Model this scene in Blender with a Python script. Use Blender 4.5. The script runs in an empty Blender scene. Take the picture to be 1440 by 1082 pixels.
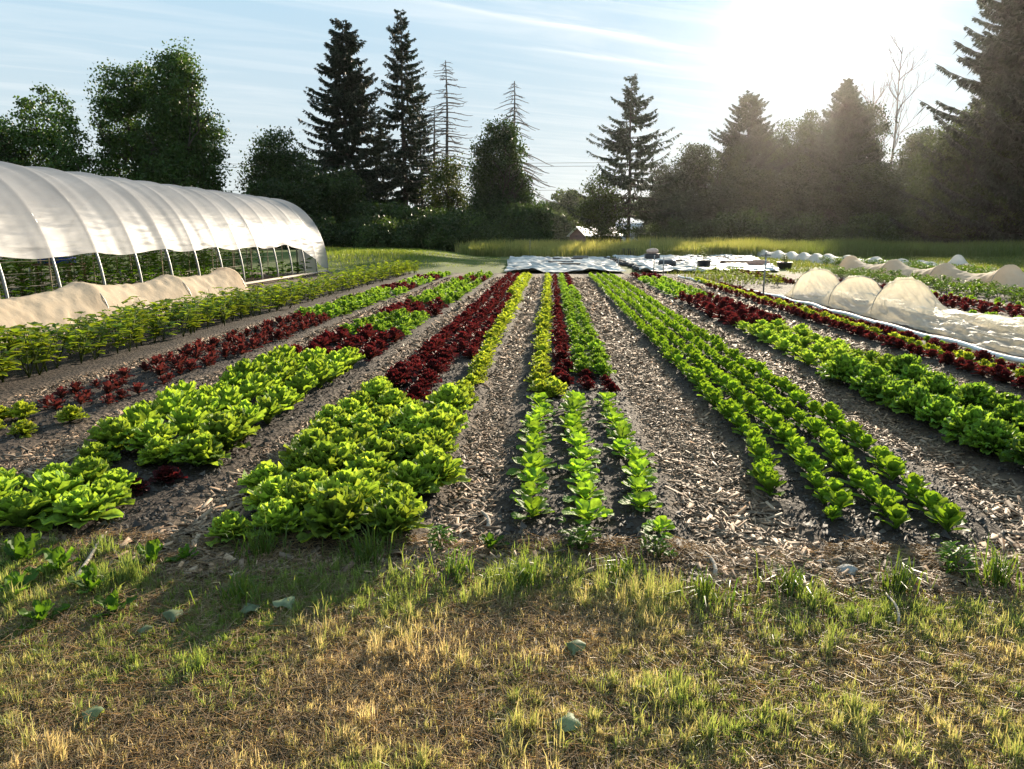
import bpy, math, random
import numpy as np

R = math.radians
rng = np.random.default_rng(11)
random.seed(11)
C = bpy.context.scene.collection
TAU = 2 * math.pi

# ------------------------------------------------------------------ helpers
def h2(ix, iy, s):
    n = (ix * 374761393 + iy * 668265263 + s * 1442695041) & 0xffffffff
    n = ((n ^ (n >> 13)) * 1274126177) & 0xffffffff
    return ((n ^ (n >> 16)) & 0xffff) / 65535.0

def vnoise(x, y, s=0):
    x = np.asarray(x, float); y = np.asarray(y, float)
    ix = np.floor(x).astype(np.int64); iy = np.floor(y).astype(np.int64)
    fx = x - ix; fy = y - iy
    fx = fx * fx * (3 - 2 * fx); fy = fy * fy * (3 - 2 * fy)
    a = h2(ix, iy, s); b = h2(ix + 1, iy, s); c = h2(ix, iy + 1, s); d = h2(ix + 1, iy + 1, s)
    return (a * (1 - fx) + b * fx) * (1 - fy) + (c * (1 - fx) + d * fx) * fy

def fbm(x, y, s=0, o=3):
    r = 0; a = 0.5; t = 0
    for k in range(o):
        r = r + a * vnoise(x * 2 ** k, y * 2 ** k, s + 17 * k); t += a; a *= 0.5
    return r / t

def smooth(a, b, x):
    t = np.clip((x - a) / (b - a), 0, 1)
    return t * t * (3 - 2 * t)

class G:
    """a growing pile of vertices, quads, triangles and colours"""
    def __init__(s): s.V = []; s.Q = []; s.T = []; s.C = []; s.n = 0
    def add(s, V, Q=None, T=None, col=(1, 1, 1)):
        V = np.asarray(V, float).reshape(-1, 3)
        col = np.asarray(col, float)
        if col.ndim == 1: col = np.tile(col, (len(V), 1))
        s.V.append(V); s.C.append(col)
        if Q is not None and len(Q): s.Q.append(np.asarray(Q, np.int64).reshape(-1, 4) + s.n)
        if T is not None and len(T): s.T.append(np.asarray(T, np.int64).reshape(-1, 3) + s.n)
        s.n += len(V)
    def arrays(s):
        V = np.concatenate(s.V) if s.V else np.zeros((0, 3))
        Cc = np.concatenate(s.C) if s.C else np.zeros((0, 3))
        Q = np.concatenate(s.Q) if s.Q else np.zeros((0, 4), np.int64)
        T = np.concatenate(s.T) if s.T else np.zeros((0, 3), np.int64)
        return V, Q, T, Cc
    def mesh(s, name, mat, smooth_=False):
        return mesh_arr(name, *s.arrays(), mat, smooth_)

def mesh_arr(name, V, Q, T, Cc, mat, smooth_=False):
    me = bpy.data.meshes.new(name)
    nq, nt = len(Q), len(T)
    me.vertices.add(len(V)); me.vertices.foreach_set('co', np.ascontiguousarray(V, np.float32).ravel())
    me.loops.add(nq * 4 + nt * 3)
    me.loops.foreach_set('vertex_index', np.concatenate([Q.ravel(), T.ravel()]).astype(np.int32))
    me.polygons.add(nq + nt)
    me.polygons.foreach_set('loop_start', np.concatenate([np.arange(nq) * 4, nq * 4 + np.arange(nt) * 3]).astype(np.int32))
    if smooth_: me.polygons.foreach_set('use_smooth', np.ones(nq + nt, bool))
    me.update(calc_edges=True)
    ca = me.color_attributes.new('Col', 'FLOAT_COLOR', 'POINT')
    ca.data.foreach_set('color', np.concatenate([Cc, np.ones((len(Cc), 1))], 1).astype(np.float32).ravel())
    me.materials.append(mat)
    return me

def tag(o, label=None, cat=None, group=None, kind=None):
    if label: o['label'] = label
    if cat: o['category'] = cat
    if group: o['group'] = group
    if kind: o['kind'] = kind
    return o

def link(name, me, parent=None, loc=(0, 0, 0), rz=0, sc=1):
    o = bpy.data.objects.new(name, me); C.objects.link(o)
    if parent is not None: o.parent = parent
    o.location = loc; o.rotation_euler = (0, 0, rz)
    o.scale = (sc, sc, sc) if not isinstance(sc, tuple) else sc
    return o

def thing(name, label, cat, loc=(0, 0, 0), rz=0, group=None):
    return tag(link(name, None, None, loc, rz), label, cat, group)

ONES = 'zero first second third fourth fifth sixth seventh eighth ninth tenth eleventh twelfth thirteenth fourteenth fifteenth sixteenth seventeenth eighteenth nineteenth'.split()
TENS = {2: ('twenty', 'twentieth'), 3: ('thirty', 'thirtieth'), 4: ('forty', 'fortieth'), 5: ('fifty', 'fiftieth'), 6: ('sixty', 'sixtieth'), 7: ('seventy', 'seventieth'), 8: ('eighty', 'eightieth'), 9: ('ninety', 'ninetieth')}
def ordinal(n):
    if n < 20: return ONES[n]
    if n >= 100: return 'hundredth' if n == 100 else 'hundred-and-' + ordinal(n - 100)
    t, o = divmod(n, 10)
    return TENS[t][1] if o == 0 else TENS[t][0] + '-' + ONES[o]

# tubes along paths; all tubes in one call have the same number of points
def tube(g, P, rad, sides=6, col=(1, 1, 1)):
    P = np.asarray(P, float); n = len(P)
    rad = np.broadcast_to(np.asarray(rad, float), (n,))
    D = np.gradient(P, axis=0); D /= np.linalg.norm(D, axis=1)[:, None] + 1e-9
    up = np.array([0, 0, 1.0]) if abs(D[:, 2]).mean() < 0.8 else np.array([1.0, 0, 0])
    A = np.cross(D, up); A /= np.linalg.norm(A, axis=1)[:, None] + 1e-9
    B = np.cross(A, D)
    th = np.arange(sides) / sides * TAU
    V = P[:, None] + rad[:, None, None] * (np.cos(th)[None, :, None] * A[:, None] + np.sin(th)[None, :, None] * B[:, None])
    i = np.arange(n - 1)[:, None] * sides; j = np.arange(sides)[None]; j2 = (j + 1) % sides
    Q = np.stack([i + j, i + j2, i + sides + j2, i + sides + j], -1).reshape(-1, 4)
    g.add(V.reshape(-1, 3), Q, [[0, k + 1, k] for k in range(1, sides - 1)] + [[(n - 1) * sides, (n - 1) * sides + k, (n - 1) * sides + k + 1] for k in range(1, sides - 1)], col)

# many straight thin sticks at once (triangular section)
def sticks(g, A, B, ra, rb, col):
    A = np.asarray(A, float); B = np.asarray(B, float); n = len(A)
    if n == 0: return
    D = B - A; D /= np.linalg.norm(D, axis=1)[:, None] + 1e-9
    up = np.where(np.abs(D[:, 2:3]) > 0.9, np.array([[1.0, 0, 0]]), np.array([[0, 0, 1.0]]))
    X = np.cross(D, up); X /= np.linalg.norm(X, axis=1)[:, None] + 1e-9
    Y = np.cross(X, D)
    ra = np.broadcast_to(ra, (n,)); rb = np.broadcast_to(rb, (n,))
    V = np.zeros((n, 6, 3))
    for k in range(3):
        u = math.cos(k * TAU / 3) * X + math.sin(k * TAU / 3) * Y
        V[:, k] = A + u * ra[:, None]; V[:, 3 + k] = B + u * rb[:, None]
    b = np.arange(n)[:, None] * 6
    Q = np.concatenate([b + np.array([[k, (k + 1) % 3, 3 + (k + 1) % 3, 3 + k]]) for k in range(3)])
    col = np.asarray(col, float)
    if col.ndim == 2: col = np.repeat(col, 6, 0)
    g.add(V.reshape(-1, 3), Q, None, col)

# many kites (leaf / needle spray): base, two sides, tip
def kites(g, P, D, N, L, W, col):
    n = len(P)
    D = D / (np.linalg.norm(D, axis=1)[:, None] + 1e-9)
    S = np.cross(D, N); S /= np.linalg.norm(S, axis=1)[:, None] + 1e-9
    L = np.broadcast_to(L, (n,))[:, None]; W = np.broadcast_to(W, (n,))[:, None]
    V = np.stack([P, P + D * L * .45 + S * W * .5, P + D * L, P + D * L * .45 - S * W * .5], 1)
    col = np.asarray(col, float)
    if col.ndim == 2: col = np.repeat(col, 4, 0)
    g.add(V.reshape(-1, 3), np.arange(n * 4).reshape(-1, 4), None, col)

def box(g, c, s, rz=0, col=(1, 1, 1), bev=0.0, jit=0.0):
    sx, sy, sz = s[0] / 2, s[1] / 2, s[2] / 2
    b = min(bev, sx * .9, sy * .9, sz * .9)
    ring = []
    for z, inset in ((-sz, b), (-sz + b, 0), (sz - b, 0), (sz, b)):
        x, y = sx - inset, sy - inset
        k = b if inset == 0 else 0
        for (px, py) in ((-x, -y + k), (-x + k, -y), (x - k, -y), (x, -y + k), (x, y - k), (x - k, y), (-x + k, y), (-x, y - k)):
            ring.append((px, py, z))
    V = np.array(ring); V += rng.normal(0, 1, V.shape) * jit
    ca, sa = math.cos(rz), math.sin(rz)
    V = np.stack([V[:, 0] * ca - V[:, 1] * sa, V[:, 0] * sa + V[:, 1] * ca, V[:, 2]], 1) + np.array(c)
    Q = []
    for r in range(3):
        for k in range(8):
            Q.append([r * 8 + k, r * 8 + (k + 1) % 8, r * 8 + 8 + (k + 1) % 8, r * 8 + 8 + k])
    Q += [[7, 6, 5, 4], [7, 4, 3, 0], [0, 3, 2, 1], [24, 25, 26, 27], [24, 27, 28, 31], [31, 28, 29, 30]]
    g.add(V, Q, None, col)

def sheet(g, V, nu, nv, col=(1, 1, 1)):
    i = np.arange(nu - 1)[:, None] * nv; j = np.arange(nv - 1)[None]
    Q = np.stack([i + j, i + nv + j, i + nv + j + 1, i + j + 1], -1).reshape(-1, 4)
    g.add(np.asarray(V).reshape(-1, 3), Q, None, col)

# ------------------------------------------------------------------ camera model (photo pixels -> ground)
F, HZ, VPX, CH = 1067.0, 332.0, 775.0, 1.6
def at(px, Y):                       # x at distance Y along the rows for a photo column
    return (px - VPX) / F * Y
PIT = math.atan((541 - HZ) / F)
def zt(py, Y):                       # height at distance Y for a photo line
    v = (541 - py) / F
    return CH + (v * math.cos(PIT) - math.sin(PIT)) / (math.cos(PIT) + v * math.sin(PIT)) * Y
def atv(px, py, Y):                  # x at distance Y for a point above the horizon
    v = (541 - py) / F; u = (px - 720) / F; fw = math.cos(PIT) + v * math.sin(PIT); ya = math.atan((VPX - 720) / F * math.cos(PIT))
    return (u * math.cos(ya) - fw * math.sin(ya)) / (u * math.sin(ya) + fw * math.cos(ya)) * Y

pitch = math.atan((541 - HZ) / F); yaw = math.atan((VPX - 720) / F * math.cos(pitch))
cam = bpy.data.cameras.new('camera'); co = bpy.data.objects.new('camera', cam); C.objects.link(co)
co.location = (0, 0, CH); co.rotation_euler = (math.pi / 2 - pitch, 0, yaw)
cam.sensor_width = 36; cam.lens = 36 * F / 1440; cam.clip_end = 3000; cam.clip_start = 0.05
bpy.context.scene.camera = co

# ------------------------------------------------------------------ materials
def nodes(name):
    m = bpy.data.materials.new(name); m.use_nodes = True
    nt = m.node_tree; nt.nodes.clear()
    out = nt.nodes.new('ShaderNodeOutputMaterial')
    def N(t, **kw):
        n = nt.nodes.new('ShaderNode' + t)
        for k, v in kw.items():
            if k.startswith('i_'):
                key = k[2:]
                n.inputs[int(key) if key.isdigit() else key.replace('_', ' ')].default_value = v
            else: setattr(n, k, v)
        return n
    def L(a, b): nt.links.new(a, b)
    return m, N, L, out

def mixrgb(N, L, blend, fac, a, b):
    n = N('MixRGB', blend_type=blend)
    for k, v in ((0, fac), (1, a), (2, b)):
        if hasattr(v, 'default_value') or hasattr(v, 'links'): L(v, n.inputs[k])
        else: n.inputs[k].default_value = v if k == 0 else ((*v, 1) if len(v) == 3 else v)
    return n.outputs[0]

def leaf_mat(name, trans=0.45, tint=(1.5, 1.35, .5), rough=.45, spec=.35, var=.25, nscale=30, rvar=.35, crinkle=0):
    """reflecting and light-passing leaf; colour comes from the plant's own colour attribute"""
    m, N, L, out = nodes(name)
    at_ = N('Attribute', attribute_name='Col')
    tc = N('TexCoord'); nz = N('TexNoise', i_Scale=nscale, i_Detail=3.0); L(tc.outputs['Object'], nz.inputs['Vector'])
    mr = N('MapRange', i_3=1 - var, i_4=1 + var, i_1=.3, i_2=.7); L(nz.outputs['Fac'], mr.inputs[0])
    oi = N('ObjectInfo'); mo = N('MapRange', i_3=1 - rvar * .6, i_4=1 + rvar * .6); L(oi.outputs['Random'], mo.inputs[0])
    mu = N('Math', operation='MULTIPLY'); L(mr.outputs[0], mu.inputs[0]); L(mo.outputs[0], mu.inputs[1])
    cb = N('CombineXYZ'); [L(mu.outputs[0], cb.inputs[k]) for k in range(3)]
    col = mixrgb(N, L, 'MULTIPLY', 1.0, at_.outputs['Color'], cb.outputs[0])
    p = N('BsdfPrincipled', i_Roughness=rough); p.inputs['Specular IOR Level'].default_value = spec
    L(col, p.inputs['Base Color'])
    if crinkle:
        cn = N('TexNoise', i_Scale=crinkle, i_Detail=2.0); L(tc.outputs['Object'], cn.inputs['Vector'])
        cb_ = N('Bump', i_Strength=.9, i_Distance=.012); L(cn.outputs['Fac'], cb_.inputs['Height']); L(cb_.outputs[0], p.inputs['Normal'])
    t = N('BsdfTranslucent'); tcol = mixrgb(N, L, 'MULTIPLY', 1.0, col, tint); L(tcol, t.inputs['Color'])
    mx = N('MixShader', i_0=trans); L(p.outputs[0], mx.inputs[1]); L(t.outputs[0], mx.inputs[2]); L(mx.outputs[0], out.inputs[0])
    return m

def plain_mat(name, base=(1, 1, 1), rough=.8, spec=.3, nscale=8, var=.25, bump=.0, metal=0.0, attr=True, bscale=None):
    m, N, L, out = nodes(name)
    tc = N('TexCoord'); nz = N('TexNoise', i_Scale=nscale, i_Detail=5.0); L(tc.outputs['Object'], nz.inputs['Vector'])
    mr = N('MapRange', i_3=1 - var, i_4=1 + var, i_1=.3, i_2=.7); L(nz.outputs['Fac'], mr.inputs[0])
    cb = N('CombineXYZ'); [L(mr.outputs[0], cb.inputs[k]) for k in range(3)]
    col = mixrgb(N, L, 'MULTIPLY', 1.0, base, cb.outputs[0])
    if attr:
        a = N('Attribute', attribute_name='Col'); col = mixrgb(N, L, 'MULTIPLY', 1.0, col, a.outputs['Color'])
    p = N('BsdfPrincipled', i_Roughness=rough, i_Metallic=metal); p.inputs['Specular IOR Level'].default_value = spec
    L(col, p.inputs['Base Color'])
    if bump:
        b = N('Bump', i_Strength=bump, i_Distance=.02); nz2 = N('TexNoise', i_Scale=bscale or nscale * 4, i_Detail=4.0)
        L(tc.outputs['Object'], nz2.inputs['Vector']); L(nz2.outputs['Fac'], b.inputs['Height']); L(b.outputs[0], p.inputs['Normal'])
    L(p.outputs[0], out.inputs[0])
    return m

def film_mat(name, base, trans, see, rough, bump, bscale, tint=(1, 1, 1), spec=.4, stretch=(1, 1, 1)):
    """thin sheet: reflects, passes light, and lets a little straight through"""
    m, N, L, out = nodes(name)
    tc = N('TexCoord'); mp = N('Mapping'); mp.inputs['Scale'].default_value = stretch; L(tc.outputs['Object'], mp.inputs[0])
    nz = N('TexNoise', i_Scale=bscale, i_Detail=4.0); L(mp.outputs[0], nz.inputs['Vector'])
    dirt = N('TexNoise', i_Scale=.9, i_Detail=6.0); L(tc.outputs['Object'], dirt.inputs['Vector'])
    mr = N('MapRange', i_1=.3, i_2=.75, i_3=1.05, i_4=.82); L(dirt.outputs['Fac'], mr.inputs[0])
    cb = N('CombineXYZ'); [L(mr.outputs[0], cb.inputs[k]) for k in range(3)]
    col = mixrgb(N, L, 'MULTIPLY', 1.0, base, cb.outputs[0])
    b = N('Bump', i_Strength=bump, i_Distance=.03); L(nz.outputs['Fac'], b.inputs['Height'])
    p = N('BsdfPrincipled', i_Roughness=rough); p.inputs['Specular IOR Level'].default_value = spec
    L(col, p.inputs['Base Color']); L(b.outputs[0], p.inputs['Normal'])
    t = N('BsdfTranslucent'); L(mixrgb(N, L, 'MULTIPLY', 1.0, col, tint), t.inputs['Color']); L(b.outputs[0], t.inputs['Normal'])
    mx = N('MixShader', i_0=trans); L(p.outputs[0], mx.inputs[1]); L(t.outputs[0], mx.inputs[2])
    tr = N('BsdfTransparent'); m2 = N('MixShader', i_0=see); L(mx.outputs[0], m2.inputs[1]); L(tr.outputs[0], m2.inputs[2])
    L(m2.outputs[0], out.inputs[0])
    return m

M_lettuce = leaf_mat('lettuce_leaf', .54, (1.35, 1.2, .5), .6, .2, .35, 45, .55, 55.0)
M_red = leaf_mat('red_leaf', .42, (1.6, .8, .7), .6, .14, .35, 40, .5, 60.0)
M_veg = leaf_mat('vegetable_leaf', .5, (1.5, 1.4, .4), .55, .15)
M_grass = leaf_mat('grass_blade', .55, (1.25, 1.15, .7), .45, .35, .2, 6)
M_needle = leaf_mat('needle', .12, (1.2, 1.3, .6), .6, .2, .3, .6)
M_crown = leaf_mat('tree_leaf', .34, (1.5, 1.5, .5), .5, .25, .3, .5)
M_bark = plain_mat('bark', (1, 1, 1), .9, .15, 3, .35, .5)
M_dead = plain_mat('dead_wood', (1, 1, 1), .9, .15, 3, .2, .3)
M_chip = plain_mat('wood_chip', (1, 1, 1), .75, .35, 60, .2)
M_wood = plain_mat('weathered_wood', (1, 1, 1), .85, .2, 20, .3, .4)
M_metal = plain_mat('galvanised_pipe', (.26, .26, .25), .5, .5, 12, .2, 0, .6, False)
M_black = plain_mat('black_plastic', (.03, .03, .032), .45, .4, 10, .3, .2, 0, False)
M_paint = plain_mat('painted', (1, 1, 1), .6, .35, 5, .15, .1)
M_bag = plain_mat('sack_cloth', (1, 1, 1), .8, .2, 6, .2, .5)
M_stone = plain_mat('stone', (1, 1, 1), .9, .2, 20, .3, .6)
M_string = plain_mat('twine', (.55, .5, .4), .8, .2, 10, .1, 0, 0, False)
M_film = film_mat('greenhouse_film', (.44, .43, .44), .44, .16, .5, .2, 6.0, (1.0, .92, .80), .14, (1, .35, 2.2))
M_fabric = film_mat('row_cover_fabric', (.80, .65, .48), .5, .04, .85, .25, 14, (1.0, .90, .74), .1)
M_gauze = film_mat('row_cover_gauze', (.95, .90, .80), .66, .34, .5, .7, 16, (1.05, .97, .80), .2)
M_grey = film_mat('row_cover_grey', (.70, .67, .63), .45, .08, .7, .3, 8, (1, .98, .95), .15)
M_tarp = plain_mat('silage_tarp', (.40, .38, .355), .5, .2, 1.1, .55, .9, 0, False, 2.2)

# ------------------------------------------------------------------ light
s0 = math.atan2(0.412, 1.068); SUN_AZ = s0 - yaw; SUN_EL = R(14.3)
sd = np.array([math.sin(SUN_AZ) * math.cos(SUN_EL), math.cos(SUN_AZ) * math.cos(SUN_EL), math.sin(SUN_EL)])
sun = bpy.data.lights.new('sun', 'SUN'); so = bpy.data.objects.new('sun', sun); C.objects.link(so)
sun.energy = 5.0; sun.angle = R(.5); sun.color = (1.0, .86, .66)
so.rotation_euler = (math.pi / 2 - SUN_EL, 0, math.pi - SUN_AZ)
so.location = (30, 90, 60)

w = bpy.data.worlds.new('World'); bpy.context.scene.world = w; w.use_nodes = True
nt = w.node_tree; nt.nodes.clear()
def WN(t, **kw):
    n = nt.nodes.new('ShaderNode' + t)
    for k, v in kw.items():
        if k.startswith('i_'):
            key = k[2:]; n.inputs[int(key) if key.isdigit() else key.replace('_', ' ')].default_value = v
        else: setattr(n, k, v)
    return n
def WL(a, b): nt.links.new(a, b)
def wmix(blend, fac, a, b):
    return mixrgb(WN, WL, blend, fac, a, b)
def wmath(op, a, b=None, clamp=False):
    n = WN('Math', operation=op, use_clamp=clamp)
    for k, v in ((0, a), (1, b)):
        if v is None: continue
        if isinstance(v, (int, float)): n.inputs[k].default_value = v
        else: WL(v, n.inputs[k])
    return n.outputs[0]
sky = WN('TexSky', sky_type='NISHITA'); sky.sun_disc = False
sky.sun_elevation = SUN_EL; sky.sun_rotation = SUN_AZ
sky.altitude = 100; sky.air_density = 1.0; sky.dust_density = .12; sky.ozone_density = 2.2
tc = WN('TexCoord'); D = tc.outputs['Generated']
dot = WN('VectorMath', operation='DOT_PRODUCT'); WL(D, dot.inputs[0]); dot.inputs[1].default_value = tuple(sd)
c1 = wmath('MAXIMUM', dot.outputs['Value'], 0.0)
# thin high cloud, laid on a flat layer far overhead, streaked along one direction
sep = WN('SeparateXYZ'); WL(D, sep.inputs[0])
zc = wmath('MAXIMUM', sep.outputs['Z'], .03)
cx = wmath('DIVIDE', sep.outputs['X'], zc); cy = wmath('DIVIDE', sep.outputs['Y'], zc)
comb = WN('CombineXYZ'); WL(cx, comb.inputs[0]); WL(cy, comb.inputs[1])
mp = WN('Mapping'); mp.inputs['Rotation'].default_value = (0, 0, R(-33)); WL(comb.outputs[0], mp.inputs[0])
su = WN('SeparateXYZ'); WL(mp.outputs[0], su.inputs[0])
mp3 = WN('Mapping'); mp3.inputs['Scale'].default_value = (.5, 2.4, 1); WL(mp.outputs[0], mp3.inputs[0])
nz = WN('TexNoise', i_Scale=1.0, i_Detail=8.0, i_Roughness=.6, i_Distortion=.9); WL(mp3.outputs[0], nz.inputs['Vector'])
wob = wmath('MULTIPLY', wmath('SUBTRACT', nz.outputs['Fac'], .5), .5)
def streak(v0, wd, amt, u0, u1):
    d = wmath('DIVIDE', wmath('SUBTRACT', wmath('ADD', su.outputs[1], wob), v0), wd)
    gsn = wmath('POWER', 2.718, wmath('MULTIPLY', wmath('MULTIPLY', d, d), -1.0))
    m1 = WN('MapRange', i_1=u0, i_2=u0 + .9); WL(su.outputs[0], m1.inputs[0])
    m2 = WN('MapRange', i_1=u1, i_2=u1 - .9); WL(su.outputs[0], m2.inputs[0])
    return wmath('MULTIPLY', wmath('MULTIPLY', gsn, wmath('MULTIPLY', m1.outputs[0], m2.outputs[0])), amt)
cl = WN('MapRange', i_1=.45, i_2=.8, i_3=0.0, i_4=.30); WL(nz.outputs['Fac'], cl.inputs[0])
nb = WN('MapRange', i_1=.3, i_2=.65, i_3=.25, i_4=1.0); WL(nz.outputs['Fac'], nb.inputs[0])
cf = wmath('ADD', cl.outputs[0], wmath('MULTIPLY', nb.outputs[0], wmath('ADD', streak(3.27, .07, .75, 1.2, 4.6), wmath('ADD', streak(3.75, .05, .5, 1.9, 3.6), streak(3.3, .45, .22, .9, 4.6)))), True)
GLOW = wmath('ADD', wmath('MULTIPLY', wmath('POWER', c1, 2600.0), 60.0), wmath('ADD', wmath('MULTIPLY', wmath('POWER', c1, 380.0), 8.0), wmath('MULTIPLY', wmath('POWER', c1, 60.0), .2)))
gcol = WN('CombineXYZ')
WL(wmath('MULTIPLY', GLOW, 1.0), gcol.inputs[0]); WL(wmath('MULTIPLY', GLOW, .97), gcol.inputs[1]); WL(wmath('MULTIPLY', GLOW, .92), gcol.inputs[2])
hz_ = WN('MapRange', i_1=0.0, i_2=.34, i_3=0.0, i_4=1.0); WL(sep.outputs['Z'], hz_.inputs[0])
pale = wmix('MIX', hz_.outputs[0], (5.1, 5.4, 5.3), (3.0, 4.7, 6.0))      # thin even veil of high cirrus
veil = wmix('MIX', .97, sky.outputs[0], pale)
base = wmix('MIX', cf, veil, (8.0, 7.9, 7.7))
tot = wmix('ADD', 1.0, base, gcol.outputs[0])
bg = WN('Background', i_Strength=.055); WL(tot, bg.inputs['Color'])
wo = WN('OutputWorld'); WL(bg.outputs[0], wo.inputs[0])

sc = bpy.context.scene
sc.view_settings.view_transform = 'Standard'; sc.view_settings.look = 'None'; sc.view_settings.gamma = 1
sc.view_settings.exposure = 1.5
sc.render.engine = 'CYCLES'
cy_ = sc.cycles
cy_.use_denoising = True; cy_.max_bounces = 8; cy_.diffuse_bounces = 3; cy_.transmission_bounces = 6; cy_.transparent_max_bounces = 12
cy_.volume_bounces = 0; cy_.glossy_bounces = 2; cy_.sample_clamp_indirect = 6.0

# ------------------------------------------------------------------ ground
BEDS = [(-7.75, -5.35), (-4.98, -3.92), (-3.32, -2.12), (-1.78, -.66), (-.32, .74), (1.38, 2.52), (3.02, 4.1), (4.72, 5.72), (5.95, 7.9), (8.4, 9.95), (10.3, 12.1), (12.5, 14.2)]
def bedmask(x, y):
    x = x + (fbm(x * 2.2, y * 2.2, 5) - .5) * .16
    m = np.zeros_like(x)
    for a, b in BEDS:
        m = np.maximum(m, smooth(a - .1, a + .1, x) * (1 - smooth(b - .1, b + .1, x)))
    e = 3.62 + (fbm(x * 1.2, x * .3, 9) - .5) * .5 + .28 * smooth(1.0, 3.0, x) - .12 * smooth(-.6, 0, x) * (1 - smooth(.9, 1.4, x))
    return m * smooth(e - .15, e + .15, y)
def gz(x, y):
    x = np.asarray(x, float); y = np.asarray(y, float)
    z = .008 + .045 * bedmask(x, y) + .03 * (fbm(x * 3, y * 3, 3) - .4) * smooth(3.2, 3.7, y)
    fade = smooth(3.1, 3.5, y) * (1 - smooth(31.5, 33, y))
    return np.maximum(z * fade, .004)

ys = [3.05]
while ys[-1] < 33.2: ys.append(ys[-1] + .035 + .006 * (ys[-1] - 3))
ys = np.array(ys); xs = np.arange(-15, 17.01, .06)
XX, YY = np.meshgrid(xs, ys, indexing='ij'); ZZ = gz(XX, YY)
g = G(); bm_ = bedmask(XX, YY)
sheet(g, np.stack([XX, YY, ZZ], -1), len(xs), len(ys), np.stack([bm_, fbm(XX * .7, YY * .7, 21), np.zeros_like(XX)], -1).reshape(-1, 3))
m, N, L, out = nodes('garden_soil_and_chips')
a = N('Attribute', attribute_name='Col'); spx = N('SeparateXYZ'); L(a.outputs['Color'], spx.inputs[0])
tc_ = N('TexCoord')
mp2 = N('Mapping'); mp2.inputs['Scale'].default_value = (1, .6, 1); L(tc_.outputs['Object'], mp2.inputs[0])
n1 = N('TexNoise', i_Scale=26.0, i_Detail=6.0, i_Roughness=.75); L(mp2.outputs[0], n1.inputs['Vector'])
v1 = N('TexVoronoi', i_Scale=34.0); L(mp2.outputs[0], v1.inputs['Vector'])
r1 = N('ValToRGB'); L(v1.outputs['Color'], r1.inputs['Fac'])
e = r1.color_ramp.elements; e[0].position = .1; e[0].color = (.08, .05, .032, 1); e[1].position = .95; e[1].color = (.42, .30, .19, 1)
x = e.new(.6); x.color = (.22, .155, .105, 1)
chip = mixrgb(N, L, 'MULTIPLY', .7, r1.outputs[0], n1.outputs['Fac'])
n2 = N('TexNoise', i_Scale=9.0, i_Detail=8.0, i_Roughness=.7); L(tc_.outputs['Object'], n2.inputs['Vector'])
r2 = N('ValToRGB'); L(n2.outputs['Fac'], r2.inputs['Fac'])
e = r2.color_ramp.elements; e[0].position = .3; e[0].color = (.018, .012, .009, 1); e[1].position = .75; e[1].color = (.065, .045, .032, 1)
col = mixrgb(N, L, 'MIX', spx.outputs[0], chip, r2.outputs[0])
p = N('BsdfPrincipled', i_Roughness=.9); p.inputs['Specular IOR Level'].default_value = .2; L(col, p.inputs['Base Color'])
b = N('Bump', i_Strength=.8, i_Distance=.02); ad = N('Math', operation='ADD'); L(n1.outputs['Fac'], ad.inputs[0]); L(v1.outputs['Distance'], ad.inputs[1]); L(ad.outputs[0], b.inputs['Height']); L(b.outputs[0], p.inputs['Normal'])
L(p.outputs[0], out.inputs[0])
tag(link('field', g.mesh('field', m, True)), kind='structure')

g = G()
gx = np.concatenate([np.linspace(-390, -60, 22), np.linspace(-55, 55, 90), np.linspace(60, 390, 22)])
gy = np.concatenate([np.linspace(-90, -8, 10), np.linspace(-6, 100, 110), np.linspace(105, 590, 24)])
GX, GY = np.meshgrid(gx, gy, indexing='ij')
def groundz(x, y):   # flat by the beds; the meadow on the left swells a little
    return .55 * smooth(36, 46, y) * (1 - smooth(58, 75, y)) * (1 - smooth(-10.5, -4.5, x)) * smooth(-60, -20, x)
GZ = groundz(GX, GY)
sheet(g, np.stack([GX, GY, GZ], -1), len(gx), len(gy))
m, N, L, out = nodes('grass_ground')
tc_ = N('TexCoord'); sp = N('SeparateXYZ'); L(tc_.outputs['Object'], sp.inputs[0])
n1 = N('TexNoise', i_Scale=2.5, i_Detail=8.0, i_Roughness=.7); L(tc_.outputs['Object'], n1.inputs['Vector'])
r1 = N('ValToRGB'); L(n1.outputs['Fac'], r1.inputs['Fac'])
e = r1.color_ramp.elements; e[0].position = .35; e[0].color = (.05, .04, .028, 1); e[1].position = .7; e[1].color = (.17, .135, .085, 1)
r2 = N('ValToRGB'); L(n1.outputs['Fac'], r2.inputs['Fac'])
e = r2.color_ramp.elements; e[0].position = .3; e[0].color = (.05, .07, .018, 1); e[1].position = .75; e[1].color = (.13, .15, .04, 1)
mr = N('MapRange', i_1=31.0, i_2=35.0); L(sp.outputs[1], mr.inputs[0])
col = mixrgb(N, L, 'MIX', mr.outputs[0], r1.outputs[0], r2.outputs[0])
p = N('BsdfPrincipled', i_Roughness=.95); p.inputs['Specular IOR Level'].default_value = .1; L(col, p.inputs['Base Color'])
b = N('Bump', i_Strength=.6, i_Distance=.05); L(n1.outputs['Fac'], b.inputs['Height']); L(b.outputs[0], p.inputs['Normal']); L(p.outputs[0], out.inputs[0])
tag(link('ground', g.mesh('ground', m, True)), kind='structure')

# farm track behind the tunnel
g = G(); tx = np.linspace(-70, -16, 60); V = []
for x in tx:
    for d in (-1.4, 0, 1.4): V.append((x, 82 + d + .4 * math.sin(x * .1), .03))
sheet(g, np.array(V), 60, 3)
tag(link('road', g.mesh('road', plain_mat('dirt_track', (.3, .22, .16), .95, .1, 1.5, .3, .3, 0, False))), kind='structure')

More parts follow.
